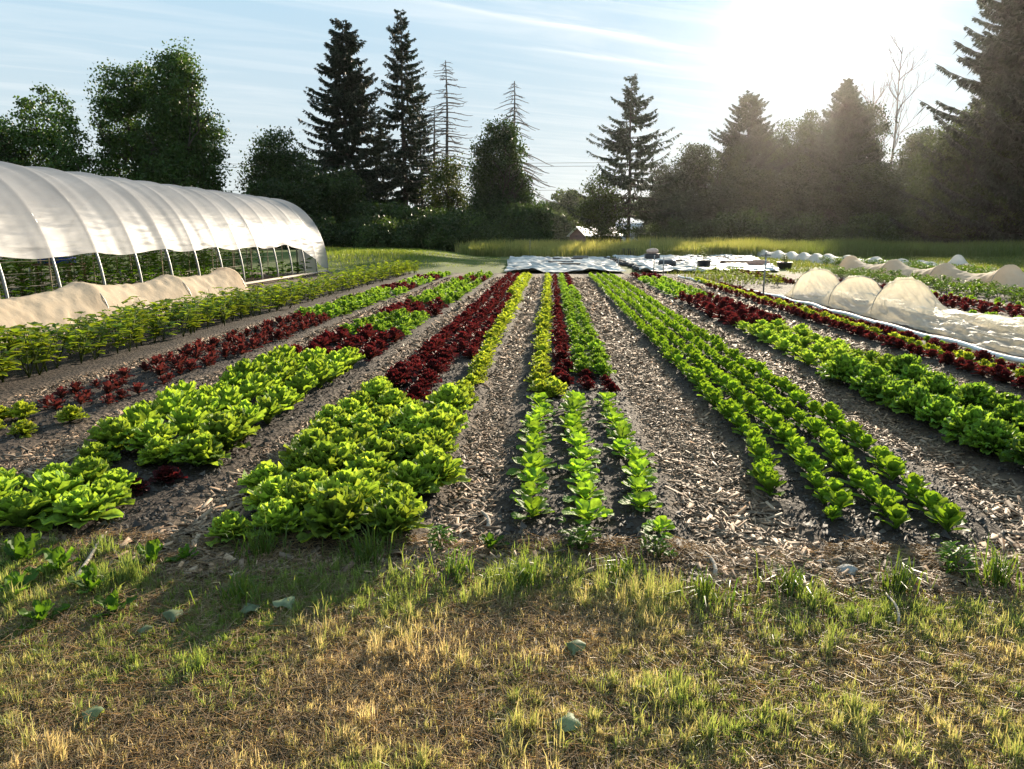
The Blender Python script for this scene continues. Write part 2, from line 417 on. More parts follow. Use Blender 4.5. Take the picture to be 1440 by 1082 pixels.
# ------------------------------------------------------------------ wood chips on the paths
def chips():
    g = G(); N_ = 600000
    y = 3.3 + 26 * rng.random(N_) ** 2.1; x = rng.uniform(-6.2, 6, N_)
    keep = (bedmask(x, y) < rng.random(N_) * .5) & (np.abs(x) < y * .78 + .6) & (rng.random(N_) < smooth(3.25, 3.75, y + .25 * fbm(x * 2, y * 2, 4)) * (.35 + .65 * smooth(.3, .6, fbm(x * 1.5, y * .9, 33))))
    x, y = x[keep], y[keep]; n = len(x)
    far = np.clip(y / 7, 1, 2.5) * (1 + .35 * smooth(6, 4, y))
    ln = np.minimum(rng.gamma(1.3, .020, n) + .008, .17) * far; wd = np.minimum(ln * rng.uniform(.06, .34, n), .022 * far); th = rng.uniform(.002, .006, n)
    az = rng.uniform(0, TAU, n); pt = rng.normal(0, .28, n); rl = rng.normal(0, .45, n)
    d = np.stack([np.cos(az) * np.cos(pt), np.sin(az) * np.cos(pt), np.sin(pt)], 1)
    s = np.stack([-np.sin(az), np.cos(az), np.zeros(n)], 1)
    u = np.cross(d, s); s2 = s * np.cos(rl)[:, None] + u * np.sin(rl)[:, None]; u = np.cross(d, s2)
    P = np.stack([x, y, gz(x, y) + .006 + .012 * rng.random(n)], 1)
    dl = d * ln[:, None] / 2; sw = s2 * wd[:, None] / 2; uh = u * th[:, None]
    tp = rng.uniform(.3, 1, n)[:, None]
    V = np.stack([P - dl - sw, P + dl - sw * tp, P + dl + sw * tp, P - dl + sw, P - dl - sw + uh, P + dl - sw * tp + uh, P + dl + sw * tp + uh, P - dl + sw + uh], 1)
    f = np.array([[4, 5, 6, 7], [0, 1, 5, 4], [1, 2, 6, 5], [2, 3, 7, 6], [3, 0, 4, 7]])
    Q = (np.arange(n)[:, None, None] * 8 + f[None]).reshape(-1, 4)
    v = rng.beta(1.3, 2.4, n)[:, None]
    warm = rng.random(n)[:, None]
    v = v ** 1.6
    col = (.10 + .52 * v) * (np.array([[1, .59, .33]]) * warm + np.array([[1, .73, .50]]) * (1 - warm))
    g.add(V.reshape(-1, 3), Q, None, np.repeat(col, 8, 0))
    return g
tag(link('wood_chips', chips().mesh('wood_chips', M_chip)), 'loose grey and brown wood chips covering the paths between beds', 'wood chips', kind='stuff')

def clods():
    g = G(); N_ = 60000
    y = 3.4 + 9 * rng.random(N_) ** 1.8; x = rng.uniform(-5, 5, N_)
    k = (rng.random(N_) < bedmask(x, y)) & (np.abs(x) < y * .78 + .5); x, y = x[k], y[k]; n = len(x)
    r = rng.gamma(2, .0035, n) + .003
    P = np.stack([x, y, gz(x, y) + r * .3], 1)
    o = np.array([[1, 0, 0], [-.5, .87, 0], [-.5, -.87, 0], [.1, .1, .9]])
    V = P[:, None] + r[:, None, None] * (o[None] + rng.normal(0, .25, (n, 4, 3)))
    T = (np.arange(n)[:, None, None] * 4 + np.array([[0, 1, 3], [1, 2, 3], [2, 0, 3]])[None]).reshape(-1, 3)
    col = np.repeat((.02 + .07 * rng.random((n, 1)) ** 2) * np.array([[1, .8, .65]]), 4, 0)
    g.add(V.reshape(-1, 3), None, T, col)
    return g
tag(link('soil_crumbs', clods().mesh('soil_crumbs', M_chip)), 'loose dark crumbs of soil on the vegetable beds', 'soil', kind='stuff')

# ------------------------------------------------------------------ grass
def blades(g, x, y, z, h, wd, lean, col, flop=0.3):
    n = len(x); P = np.stack([x, y, z], 1)
    a = rng.uniform(0, TAU, n); s = np.stack([np.cos(a), np.sin(a), np.zeros(n)], 1) * (wd / 2)[:, None]
    b = rng.uniform(0, TAU, n); l = np.stack([np.cos(b), np.sin(b), np.zeros(n)], 1) * (lean * h)[:, None]
    up = np.array([[0, 0, 1.0]])
    rise = np.sqrt(np.maximum(1 - lean ** 2, .04)) * h
    mid = P + up * (rise * (.6 + flop * .25))[:, None] + l * .38
    tip = P + up * (rise * (1 - flop * np.minimum(lean, 1)))[:, None] + l
    V = np.stack([P - s, P + s, mid + s * .8, mid - s * .8, tip], 1)
    k = np.arange(n)[:, None] * 5
    g.add(V.reshape(-1, 3), k + np.array([[0, 1, 2, 3]]), k + np.array([[3, 2, 4]]), np.repeat(col, 5, 0))

def mixcol(f, a, b): return np.asarray(a)[None] * (1 - f)[:, None] + np.asarray(b)[None] * f[:, None]

def lawn():
    g = G(); n = 520000
    y = 1.2 + 2.75 * rng.random(n); x = rng.uniform(-1, 1, n) * (y * .72 + .9)
    edge = 3.34 + (fbm(x * 1.3, x * 0 + 2, 8) - .5) * .55 - .2 * smooth(.8, 2.2, x) + .12 * smooth(-.6, -2.0, x) - .28 * np.exp(-((x + 1.75) / .3) ** 2)
    dens = .3 + .7 * smooth(.36, .62, fbm(x * 3.1, y * 3.1, 40, 3))
    k = rng.random(n) < dens * (1 - smooth(edge - .1, edge + .15, y))
    x, y = x[k], y[k]; edge = edge[k]; n = len(x)
    # drawn together into tufts
    cxx = np.floor(x / .07 + 0.0); cyy = np.floor(y / .07)
    ix, iy = cxx.astype(np.int64), cyy.astype(np.int64)
    tx = (ix + h2(ix, iy, 3)) * .07; ty = (iy + h2(ix, iy, 4)) * .07
    pull = .6 * (rng.random(n) < .6)
    x = x + (tx - x) * pull; y = y + (ty - y) * pull
    tuft = h2(ix, iy, 5)
    rim = smooth(.62, .08, edge - y)                      # longer and greener along the beds
    green = np.clip(.9 * (fbm(x * 1.6, y * 1.6, 50) - .36) * 2.2 + .75 * rim + .55 * smooth(-.2, -1.4, x) * smooth(2.1, 2.9, y) + rng.normal(0, .22, n) + (tuft - .5) * .5, 0, 1)
    big = smooth(.45, .75, fbm(x * 4.5, y * 4.5, 91, 2))
    h = (.022 + .085 * rng.random(n) * tuft * (.4 + 1.0 * big) + .025 * rng.random(n)) * (1 + 1.1 * rim * rng.random(n) ** 2 * smooth(.35, .7, fbm(x * 2.1, y * 2.1, 77)))
    flat = rng.random(n) < .30 * (1 - green)
    lean = np.where(flat, rng.uniform(.85, .99, n), np.abs(rng.normal(.38, .28, n)).clip(0, .95))
    wd = rng.uniform(.0012, .0034, n) * (1 + .5 * green)
    f = rng.random(n)
    straw = mixcol(f, (.70, .57, .38), (.40, .29, .17)); gr = mixcol(f, (.11, .18, .04), (.27, .32, .09))
    col = straw * (1 - green)[:, None] + gr * green[:, None]
    blades(g, x, y, np.full(n, .0) + gz(x, y) - .004, h, wd, lean, col)
    return g
tag(link('grass', lawn().mesh('grass', M_grass)), 'mown straw coloured and green grass along the front of the beds', 'grass', kind='stuff')

def thatch():
    g = G(); n = 170000
    y = 1.2 + 2.5 * rng.random(n); x = rng.uniform(-1, 1, n) * (y * .72 + .9)
    a = rng.uniform(0, TAU, n); l = rng.uniform(.02, .09, n)
    z = gz(x, y) + .004 + .035 * rng.random(n) ** 2
    A = np.stack([x, y, z], 1); B = A + np.stack([np.cos(a) * l, np.sin(a) * l, rng.normal(0, .014, n)], 1)
    sticks(g, A, B, .0012, .0006, mixcol(rng.random(n), (.58, .46, .30), (.26, .18, .11)))
    return g
tag(link('dry_grass_litter', thatch().mesh('dry_grass_litter', M_grass)), 'dry cut grass stems lying on the mown strip', 'grass', kind='stuff')

def meadow():
    g = G()
    # tall weeds between the beds and the trees
    n = 120000
    y = 58 + 16 * rng.random(n) ** 1.2; x = rng.uniform(-9, 62, n)
    k = (x > at(640, y) + 2 * vnoise(x, y, 3)) & (y > 58 + 2.5 * vnoise(x * .4, y * 0, 61)) & (rng.random(n) < .25 + smooth(.3, .6, fbm(x * .35, y * .35, 60)))
    x, y = x[k], y[k]; n = len(x)
    h = (.55 + .75 * fbm(x * .22, y * .22, 62)) * rng.uniform(.6, 1.25, n) * (1 + .25 * smooth(58, 70, y))
    f = np.clip(fbm(x * .18, y * .3, 63) * 1.6 - .3 + rng.normal(0, .2, n), 0, 1)
    f = (f + .3).clip(0, 1) * (1 - .85 * smooth(8, 24, x))  # extra pale for sun; right side darkened in the colour for tree shade
    col = mixcol(f, (.075, .125, .026), (.34, .33, .12))
    blades(g, x, y, np.zeros(n), h, rng.uniform(.03, .08, n), np.abs(rng.normal(.15, .12, n)), col, .2)
    # lower grass of the meadow on the left
    n = 80000
    y = 36 + 50 * rng.random(n) ** 1.4; x = rng.uniform(-36, -2.5, n)
    k = (x < at(705, y)) & (x > at(440, y)) & (rng.random(n) < 1 - .6 * smooth(at(560, y), at(690, y), x)) & (y > 36 + 9 * smooth(at(520, y), at(640, y), x) * rng.random(n))
    x, y = x[k], y[k]; n = len(x)
    h = rng.uniform(.08, .26, n) * (.4 + 1.2 * fbm(x * .3, y * .3, 64)) * smooth(36, 42, y) * (1 - .75 * smooth(at(530, y), at(650, y), x))
    f = np.clip(rng.normal(.5, .25, n), 0, 1)
    blades(g, x, y, groundz(x, y), h, rng.uniform(.015, .04, n), np.abs(rng.normal(.2, .15, n)), mixcol(f, (.09, .16, .02), (.23, .26, .05)), .2)
    # short weeds round the far covers and tarps
    n = 90000
    y = 23 + 36 * rng.random(n) ** .9; x = rng.uniform(4.2, 45, n)
    tl = 4.0 + (y - 33.5) / 26 * 11.3 + 6.4 * (1 - (y - 33.5) / 26)
    k = ((y < 33) & (x > 4.9 + (y < 25) * 5) & (x < 9)) | ((y >= 33) & (x > tl)) | ((x > 17.2) & (y > 21))
    k &= rng.random(n) < .25 + .75 * smooth(.35, .6, fbm(x * .6, y * .6, 66))
    x, y = x[k], y[k]; n = len(x)
    h = rng.uniform(.05, .22, n) * (.5 + fbm(x * .5, y * .5, 67))
    blades(g, x, y, np.zeros(n), h, rng.uniform(.02, .05, n), np.abs(rng.normal(.35, .2, n)), mixcol(rng.random(n), (.06, .11, .02), (.18, .19, .05)), .3)
    return g
tag(link('meadow_grass', meadow().mesh('meadow_grass', M_grass)), 'tall sunlit meadow grass and weeds between the field and the trees', 'grass', kind='stuff')

# ------------------------------------------------------------------ leaves and vegetables
def leaf(g, L_, W, a0, a1, az, base=(0, 0, 0), nu=6, nv=5, shape='ovate', cup=.15, ruf=0.0, rf=3, col=(.1, .2, .03), edge=None, roll=0):
    t = np.linspace(0, 1, nu); s = np.linspace(-1, 1, nv)
    ang = a0 + (a1 - a0) * t ** 1.4
    dl = L_ / (nu - 1)
    r = np.concatenate([[0], np.cumsum(np.cos(ang[:-1]) * dl)]); z = np.concatenate([[0], np.cumsum(np.sin(ang[:-1]) * dl)])
    if shape == 'round': pw = np.interp(t, [0, .18, .45, .7, .88, 1], [.16, .28, .8, 1, .82, .3])
    elif shape == 'spoon': pw = np.interp(t, [0, .35, .6, .8, .93, 1], [.1, .14, .8, 1, .8, .2])
    elif shape == 'long': pw = np.interp(t, [0, .2, .5, .75, .92, 1], [.3, .6, .92, 1, .75, .25])
    elif shape == 'frill': pw = np.interp(t, [0, .25, .6, .85, 1], [.3, .6, .95, 1.05, .75])
    else: pw = np.interp(t, [0, .1, .3, .55, .8, 1], [.05, .6, 1, .85, .45, .02])
    T_, S_ = np.meshgrid(t, s, indexing='ij')
    wv = pw[:, None] * W / 2 * S_
    nrm_r, nrm_z = -np.sin(ang)[:, None], np.cos(ang)[:, None]
    off = cup * W * S_ ** 2
    if ruf:
        ph = rng.uniform(0, TAU)
        off = off + ruf * (np.abs(S_) ** 1.5) * np.sin(T_ * rf * TAU + ph + np.sign(S_) * 1.3) + ruf * .6 * np.sin(S_ * rf * 2.2 + ph) * T_ ** 2
    rr = r[:, None] + off * nrm_r; zz = z[:, None] + off * nrm_z
    if roll: zz = zz + wv * math.sin(roll)
    ca, sa = math.cos(az), math.sin(az)
    V = np.stack([rr * ca - wv * sa, rr * sa + wv * ca, zz], -1) + np.array(base)
    c = np.array(col, float)[None, None]
    e = np.array(edge if edge is not None else col, float)[None, None]
    k = np.clip(.25 * np.abs(S_) + .9 * T_ ** 1.3 - .15, 0, 1)[..., None]
    rib = (1 + .35 * (np.abs(S_) < .2) * (1 - T_))[..., None]
    sheet(g, V, nu, nv, ((c * (1 - k) + e * k) * rib).reshape(-1, 3))

def jit(c, a=.18):
    c = np.array(c, float); return c * (1 + rng.uniform(-a, a)) * (1 + rng.uniform(-a * .4, a * .4, 3))

def head(nl, r, h, W, shape, ruf, rf, col, edge, lod=1, elmin=15, elmax=80, cup=.15):
    """a lettuce: leaves from flat outside ones to upright inside ones"""
    g = G(); ga = 2.39996; a0 = rng.uniform(0, TAU)
    nu, nv = {2: (8, 7), 1: (5, 5), 0: (4, 3)}[lod]
    for i in range(nl):
        f = i / max(nl - 1, 1)
        el = R(elmin + (elmax - elmin) * f ** .8 + rng.normal(0, 5))
        Ln = math.hypot(r * math.cos(el), h * math.sin(el)) * rng.uniform(.88, 1.1) * (1 - .12 * f)
        leaf(g, Ln, W * rng.uniform(.85, 1.15) * (1 - .25 * f), el + R(14), el - R(28) * (1 - .6 * f), a0 + i * ga + rng.normal(0, .15), (0, 0, .005 + .02 * f), nu, nv, shape, cup, ruf * rng.uniform(.7, 1.2), rf, jit(col), jit(edge))
    return g

KIND = {}
def proto(kind, mat, fn, nhi=4):
    """near, middle and far versions; few variants each, shared by all copies"""
    KIND[kind] = {}
    for lod, nvr in ((2, nhi), (1, 4), (0, 3)):
        KIND[kind][lod] = []
        for k in range(nvr):
            arr = fn(lod).arrays()
            KIND[kind][lod].append((arr, mesh_arr(kind, *arr, mat, True)))
    KIND[kind]['mat'] = mat

NL = lambda lod, a, b, c: {2: a, 1: b, 0: c}[lod]
LG, LGe = (.125, .21, .038), (.26, .38, .06)        # fresh green
proto('butter_lettuce', M_lettuce, lambda l: head(NL(l, 13, 11, 8), .15, .11, .10, 'spoon', .006, 1.5, (.17, .29, .04), (.17, .32, .03), l, 5, 52, .08), 6)
proto('curly_lettuce', M_lettuce, lambda l: head(NL(l, 72, 44, 18), .175, .205, .082, 'frill', .013, 2.5, LG, LGe, l, 10, 84), 5)
proto('romaine_lettuce', M_lettuce, lambda l: head(NL(l, 38, 26, 13), .185, .25, .098, 'long', .009, 2.5, (.16, .25, .04), (.20, .32, .045), l, 28, 84, .2), 5)
proto('loose_lettuce', M_lettuce, lambda l: head(NL(l, 50, 32, 14), .18, .165, .09, 'round', .010, 2.2, (.15, .24, .04), (.23, .36, .055), l, 8, 80), 4)
proto('frilly_lettuce', M_lettuce, lambda l: head(NL(l, 84, 48, 18), .20, .22, .08, 'frill', .017, 3.2, (.09, .17, .028), (.16, .28, .045), l, 8, 85), 5)
proto('lime_lettuce', M_lettuce, lambda l: head(NL(l, 36, 24, 13), .15, .14, .085, 'frill', .013, 3.2, (.17, .26, .03), (.30, .37, .05), l, 8, 82), 4)
proto('oak_lettuce', M_lettuce, lambda l: head(NL(l, 36, 24, 13), .155, .15, .085, 'frill', .013, 3.2, (.085, .18, .025), (.16, .28, .04), l, 8, 82), 4)
RD, RDe = (.060, .034, .022), (.075, .014, .018)
proto('red_lettuce', M_red, lambda l: head(NL(l, 44, 28, 14), .155, .15, .085, 'frill', .016, 3.6, RD, RDe, l, 8, 84), 4)
proto('young_red_lettuce', M_red, lambda l: head(NL(l, 10, 9, 8), .12, .14, .085, 'round', .008, 2.0, (.06, .034, .024), (.068, .018, .019), l, 12, 70), 5)
proto('spinach_plant', M_veg, lambda l: head(NL(l, 18, 14, 9), .125, .135, .075, 'spoon', .004, 1.5, (.115, .205, .03), (.165, .27, .035), l, 25, 82, .12), 6)

def bush_plant(h, nst, nlf, ll, lw, col, col2, stem=(.1, .13, .04), lod=2, spread=.6, shape='ovate'):
    g = G()
    for i in range(nst):
        az = rng.uniform(0, TAU); hh = h * rng.uniform(.7, 1.1)
        tipv = np.array([math.cos(az) * spread * hh * rng.uniform(.2, .9), math.sin(az) * spread * hh * rng.uniform(.2, .9), hh])
        P = np.array([[0, 0, 0], tipv * .5 + [0, 0, .04 * h], tipv])
        tube(g, P, [.006, .005, .003], 4 if lod else 3, stem)
        for k in range(nlf):
            t = .12 + .88 * (k + .5) / nlf
            b = P[0] * (1 - t) ** 2 + 2 * P[1] * t * (1 - t) + P[2] * t * t
            a = rng.uniform(0, TAU); pe = rng.uniform(.03, .09)
            for q in ((-.9, 0, .9) if lod == 2 else (0, .9)):
                bb = b + np.array([math.cos(a) * pe, math.sin(a) * pe, pe * .5])
                leaf(g, ll * rng.uniform(.7, 1.15), lw * rng.uniform(.8, 1.15), R(rng.uniform(5, 45)), R(rng.uniform(-60, -10)), a + q, bb, NL(lod, 5, 4, 3), 3, shape, .12, 0, 1, jit(col, .25), jit(col2, .25))
    return g
proto('bean_plant', M_veg, lambda l: bush_plant(.42, NL(l, 5, 4, 3), NL(l, 5, 5, 4), .12, .095, (.13, .19, .03), (.22, .27, .045), lod=l), 5)
proto('greens_plant', M_veg, lambda l: bush_plant(.24, NL(l, 8, 6, 5), NL(l, 6, 6, 4), .10, .055, (.06, .14, .022), (.11, .21, .028), lod=l), 4)
proto('leafy_plant', M_veg, lambda l: bush_plant(.34, NL(l, 9, 8, 6), NL(l, 6, 6, 5), .13, .085, (.06, .12, .02), (.13, .21, .035), lod=l, spread=.9), 3)
proto('squash_plant', M_veg, lambda l: bush_plant(.7, NL(l, 8, 7, 5), NL(l, 3, 3, 2), .3, .3, (.04, .10, .02), (.06, .14, .02), lod=l, spread=.7, shape='round'), 3)
proto('tomato_plant', M_veg, lambda l: bush_plant(1.55, NL(l, 4, 4, 3), NL(l, 14, 12, 8),   .2, .12, (.06, .13, .025), (.09, .18, .03), lod=l, spread=.2), 4)

PLANTS = []        # kind, x, y, size, label, group, category
ROWS = {}
def row(kind, x, y0, y1, step, phrase, rowname, size=1.0, jx=.03, miss=0.03, group=None, cat='lettuce', x1=None):
    n = 0; y = y0
    key = rowname
    while y <= y1:
        if rng.random() > miss:
            ROWS[key] = ROWS.get(key, 0) + 1
            xx = x if x1 is None else x + (x1 - x) * (y - y0) / (y1 - y0)
            PLANTS.append((kind, xx + rng.normal(0, jx), y + rng.normal(0, jx), size * float(np.clip(rng.normal(.97, .13), .6, 1.25)), '%s, %s from near end, %s' % (phrase, ordinal(ROWS[key]), rowname), group or phrase.replace('lettuce', 'lettuces') + ' of the ' + rowname, cat))
        y += step

# centre bed
for x, nm, a, b in ((-.10, 'left', 4.0, 7.0), (.22, 'middle', 3.95, 7.1), (.55, 'right', 3.85, 7.1)):
    row('butter_lettuce', x, a, b, .285, 'round-leaved young lettuce', nm + ' row nearest in the centre bed', 1.0, .022, 0.0, 'young lettuces at the near end of the centre bed')
row('butter_lettuce', .21, 3.62, 3.7, .3, 'tiny seedling lettuce', 'bare tip of the centre bed', .55)
row('lime_lettuce', -.10, 7.35, 30, .235, 'lime lettuce', 'lime row in the centre bed', .95)
row('lime_lettuce', .02, 7.1, 7.7, .2, 'pale lime lettuce', 'cross patch in the centre bed', .75, .06)
row('red_lettuce', .15, 7.8, 30, .22, 'dark red lettuce', 'middle red row in the centre bed', .78)
row('red_lettuce', .38, 7.6, 8.2, .28, 'dark red lettuce', 'short red start of the inner green row', .62)
row('red_lettuce', .60, 7.5, 8.2, .28, 'dark red lettuce', 'short red start of the outer green row', .62)
row('oak_lettuce', .38, 8.45, 30, .25, 'small green lettuce', 'inner green row in the centre bed', .9)
row('oak_lettuce', .60, 8.45, 23, .25, 'small green lettuce', 'outer green row in the centre bed', .95)
row('red_lettuce', .60, 23.3, 30, .26, 'dark red lettuce', 'far end of the outer green row', .95)
# first bed to the left
for x, nm, a, b in ((-1.62, 'outer left', 3.7, 7.3), (-1.36, 'inner left', 3.66, 6.4), (-1.08, 'inner right', 3.66, 6.3), (-.82, 'outer right', 3.7, 6.8)):
    row('curly_lettuce', x, a, b, .265, 'bright green curly lettuce', nm + ' row of the big green patch', 1.08, .045, 0, 'curly lettuces of the big green patch in front')
row('lime_lettuce', -.84, 7.05, 30, .235, 'yellow-green lettuce', 'lime row left of the centre path', 1.0)
row('red_lettuce', -1.28, 6.55, 30, .225, 'dark red lettuce', 'inner red row beside the lime row', 1.0, .035)
row('red_lettuce', -1.58, 7.6, 30, .225, 'dark red lettuce', 'outer red row beside the lime row', 1.0, .035)
row('lime_lettuce', -1.06, 20, 30, .25, 'yellow-green lettuce', 'far lime row between red rows', .95)
row('red_lettuce', -1.03, 9.6, 19.5, .26, 'dark red lettuce', 'third red row beside the lime row', .85)
# second bed to the left
for k, (x, nm) in enumerate(((-3.15, 'left'), (-2.85, 'middle'), (-2.55, 'right'))):
    row('loose_lettuce', x, 3.78, 4.4, .26, 'broad-leaved green lettuce', nm + ' file of the front left clump', 1.02, .04, 0, 'lettuces of the front left clump')
row('loose_lettuce', -3.45, 3.8, 4.4, .26, 'broad-leaved green lettuce', 'outermost file of the front left clump', 1.02, .04, 0, 'lettuces of the front left clump')
row('red_lettuce', -2.42, 4.5, 4.55, .3, 'dark red lettuce', 'bare gap behind the front left clump', .75, .01, 0)
row('red_lettuce', -2.5, 4.3, 4.35, .3, 'small bronze-red lettuce', 'edge of the front left clump', .55, .01, 0)
for x, nm in ((-3.12, 'left'), (-2.74, 'middle'), (-2.36, 'right')):
    row('curly_lettuce', x, 4.85, 5.2, .33, 'frilly green lettuce', nm + ' file in front of the romaine block', 1.1, .04, 0)
    row('romaine_lettuce', x - .02, 5.45, 8.95, .30, 'upright romaine lettuce', nm + ' row of the romaine block', 1.05, .035, 0, 'romaine lettuces of the romaine block')
    row('red_lettuce', x, 9.3, 11.3, .27, 'frilly red lettuce', nm + ' row behind the romaine block', 1.2, .05, 0)
    row('frilly_lettuce', x, 11.65, 14.0, .32, 'frilly green lettuce', nm + ' row between two red blocks', .9, .05, 0)
    row('red_lettuce', x, 14.3, 16.6, .28, 'dark red lettuce', nm + ' row of the second red block', 1.15, .05, 0)
    row('frilly_lettuce', x, 17.0, 25.5, .36, 'green lettuce', nm + ' row behind the second red block', .85, .05)
    row('red_lettuce', x, 25.9, 27.4, .3, 'red lettuce', nm + ' row of the far red block', 1.1, .05)
    row('frilly_lettuce', x, 27.8, 30.5, .4, 'green lettuce', nm + ' row at the far left end', .85, .05)
# third bed to the left
for x, nm in ((-4.72, 'left'), (-4.42, 'middle'), (-4.12, 'right')):
    row('lime_lettuce', x, 4.95, 6.2, .36, 'small lime lettuce', nm + ' row at the near left end', .95, .05, .08)
    for ya, yb, st, sz in ((6.45, 8.4, .24, .85), (8.55, 14, .165, 1.02)):
        row('young_red_lettuce', x, ya, yb, st, 'thin young red lettuce', nm + ' row of the sparse red bed', sz, .05, .05)
    row('oak_lettuce', x, 14.3, 21, .3, 'bright green lettuce', nm + ' row behind the sparse red bed', 1.15, .05)
    row('red_lettuce', x, 21.3, 23.3, .3, 'red lettuce', nm + ' row of the far left red patch', 1.1, .05)
    row('oak_lettuce', x, 23.6, 26.3, .34, 'green lettuce', nm + ' row beyond the far left red patch', 1.1, .05)
    row('red_lettuce', x, 26.6, 28.2, .32, 'red lettuce', nm + ' row of the farthest left red patch', 1.1, .05)
    row('oak_lettuce', x, 28.5, 31, .36, 'green lettuce', nm + ' row at the end of the sparse red bed', 1.1, .05)
# beans and leafy greens
row('bean_plant', -5.8, 6.2, 33, .25, 'yellow-green bean plant', 'front bean row on the left', 1.12, .07, .02, cat='bean plant')
row('bean_plant', -6.35, 6.4, 33, .25, 'yellow-green bean plant', 'back bean row on the left', 1.05, .06, .02, cat='bean plant')
row('greens_plant', -7.15, 7.6, 24, .30, 'dark green leafy plant', 'row beside the beige row cover', .95, .06, .02, cat='leafy greens')
# spinach bed
for x, nm, a in ((1.54, 'first', 4.55), (1.80, 'second', 4.22), (2.06, 'third', 4.1), (2.32, 'fourth', 4.02)):
    a0_ = (4.5, 4.05, 3.98, 3.92)[('first', 'second', 'third', 'fourth').index(nm)]
    for xa, xb, ya, yb in ((x - .2, x - .02, a0_, 5.6), (x, x, 5.72, 30)):
        row('spinach_plant', xa, ya, yb, .118, 'upright spinach plant', nm + ' spinach row from the centre path', 1.0, .022, .05 if ya > 5 else .14, cat='spinach', x1=xb)
# second bed to the right
for x, nm in ((3.22, 'left'), (3.80, 'right')):
    row('frilly_lettuce', x, 4.75, 8.3, .345, 'big frilly green lettuce', nm + ' row of the frilly bed', 1.18, .045, 0, 'frilly lettuces nearest on the right')
for x, nm in ((3.2, 'left'), (3.55, 'middle'), (3.9, 'right')):
    row('loose_lettuce', x, 8.65, 13.0, .33, 'green lettuce', nm + ' row behind the frilly bed', 1.1, .05, 0)
    row('red_lettuce', x, 13.3, 18.6, .29, 'frilly red lettuce', nm + ' row of the right red block', 1.2, .05)
    row('oak_lettuce', x, 19.0, 27.5, .33, 'yellow-green lettuce', nm + ' row behind the right red block', 1.1, .05)
    row('red_lettuce', x, 27.8, 29.8, .32, 'red lettuce', nm + ' row at the far right end', 1.1, .05)
# third bed to the right
row('red_lettuce', 4.86, 7.4, 24, .25, 'small dark red lettuce', 'red row left of the edge lime row', .85)
row('lime_lettuce', 5.08, 7.4, 27, .235, 'lime lettuce', 'lime row beside the white pipe', .9)
row('red_lettuce', 5.30, 7.9, 24, .25, 'small dark red lettuce', 'red row beside the white pipe', .85)
row('oak_lettuce', 5.50, 8.6, 22, .40, 'small green lettuce', 'sparse row beside the white pipe', .55, .03, .3)
# beds beyond the wrinkled cover
for x, nm in ((8.75, 'left'), (9.1, 'middle'), (9.45, 'right')):
    row('red_lettuce', x, 12.4, 25, .30, 'dark red lettuce', nm + ' row behind the wrinkled cover', 1.15, .05)
row('oak_lettuce', 8.2, 13.2, 15.2, .28, 'green lettuce', 'short row against the wrinkled cover', 1.2, .05)
row('oak_lettuce', 9.85, 12.6, 22, .32, 'green lettuce', 'green row behind the wrinkled cover', 1.2, .05)
for x, nm in ((10.6, 'first'), (11.2, 'second'), (11.8, 'third')):
    row('leafy_plant', x, 13.5, 32, .48, 'bushy green vegetable plant', nm + ' row before the far covers', .85, .08, cat='vegetable plant')
for x, nm in ((15.2, 'first'), (16.0, 'second'), (17.0, 'third')):
    row('leafy_plant', x, 22, 44, .62, 'dark bushy vegetable plant', nm + ' row behind the humped cover', 1.1, .1, cat='vegetable plant')
for x, nm, k in ((5.9, 'first', 'bean_plant'), (6.5, 'second', 'bean_plant'), (7.2, 'third', 'bean_plant')):
    row(k, x, 24.5, 32, .42, 'low weedy bean plant', nm + ' row before the white tarp', .75, .1, cat='bean plant')
for x, nm in ((7.7, 'left'), (8.0, 'right')):
    row('red_lettuce', x, 25.5, 33, .32, 'red lettuce', nm + ' row of the red strip before the tarp', 1.2, .06)
for x in (-10.2,):
    row('squash_plant', x, 23.5, 31.5, .95, 'broad-leaved squash plant', 'row inside the greenhouse edge', .95, .1, 0, cat='squash plant')

CAP = {'spinach_plant': 300, 'red_lettuce': 290, 'lime_lettuce': 250, 'oak_lettuce': 200, 'bean_plant': 230, 'leafy_plant': 110, 'frilly_lettuce': 130}
PL = {'lettuce': 'lettuces', 'plant': 'plants'}
from collections import defaultdict
by = defaultdict(list)
for p in PLANTS: by[p[0]].append(p)
FAR = 0
for kind, ps in by.items():
    ps.sort(key=lambda p: p[1] ** 2 + p[2] ** 2)
    def inview(p): return abs(math.atan2(p[1], p[2]) + yaw) < R(36.5)
    seen = [p for p in ps if inview(p)]
    cap = CAP.get(kind, 300)
    for p in seen[:cap]:
        d = math.hypot(p[1], p[2]); lod = 2 if d < 9.5 else 1 if d < 19 else 0
        arr, me = random.choice(KIND[kind][lod])
        o = link(kind, me, None, (p[1], p[2], float(gz(p[1], p[2])) - .004), random.uniform(0, TAU), p[3])
        o.rotation_euler = (random.gauss(0, .06), random.gauss(0, .06), o.rotation_euler[2])
        tag(o, p[4], p[6], p[5])
    rest = seen[cap:]
    if rest:
        g = G()
        for p in rest:
            (V, Q, T, Cc), _ = random.choice(KIND[kind][0])
            a = random.uniform(0, TAU); ca, sa = math.cos(a), math.sin(a)
            V2 = np.stack([V[:, 0] * ca - V[:, 1] * sa, V[:, 0] * sa + V[:, 1] * ca, V[:, 2]], 1) * p[3] + np.array([p[1], p[2], float(gz(p[1], p[2])) - .004])
            g.add(V2, Q, T, Cc * random.uniform(.8, 1.2))
        tag(link(kind.replace('lettuce', 'lettuce_rows').replace('plant', 'plant_rows'), g.mesh(kind, KIND[kind]['mat'], True)), 'far ends of the %s rows running together in the distance' % kind.replace('_', ' '), 'vegetable rows', kind='stuff')

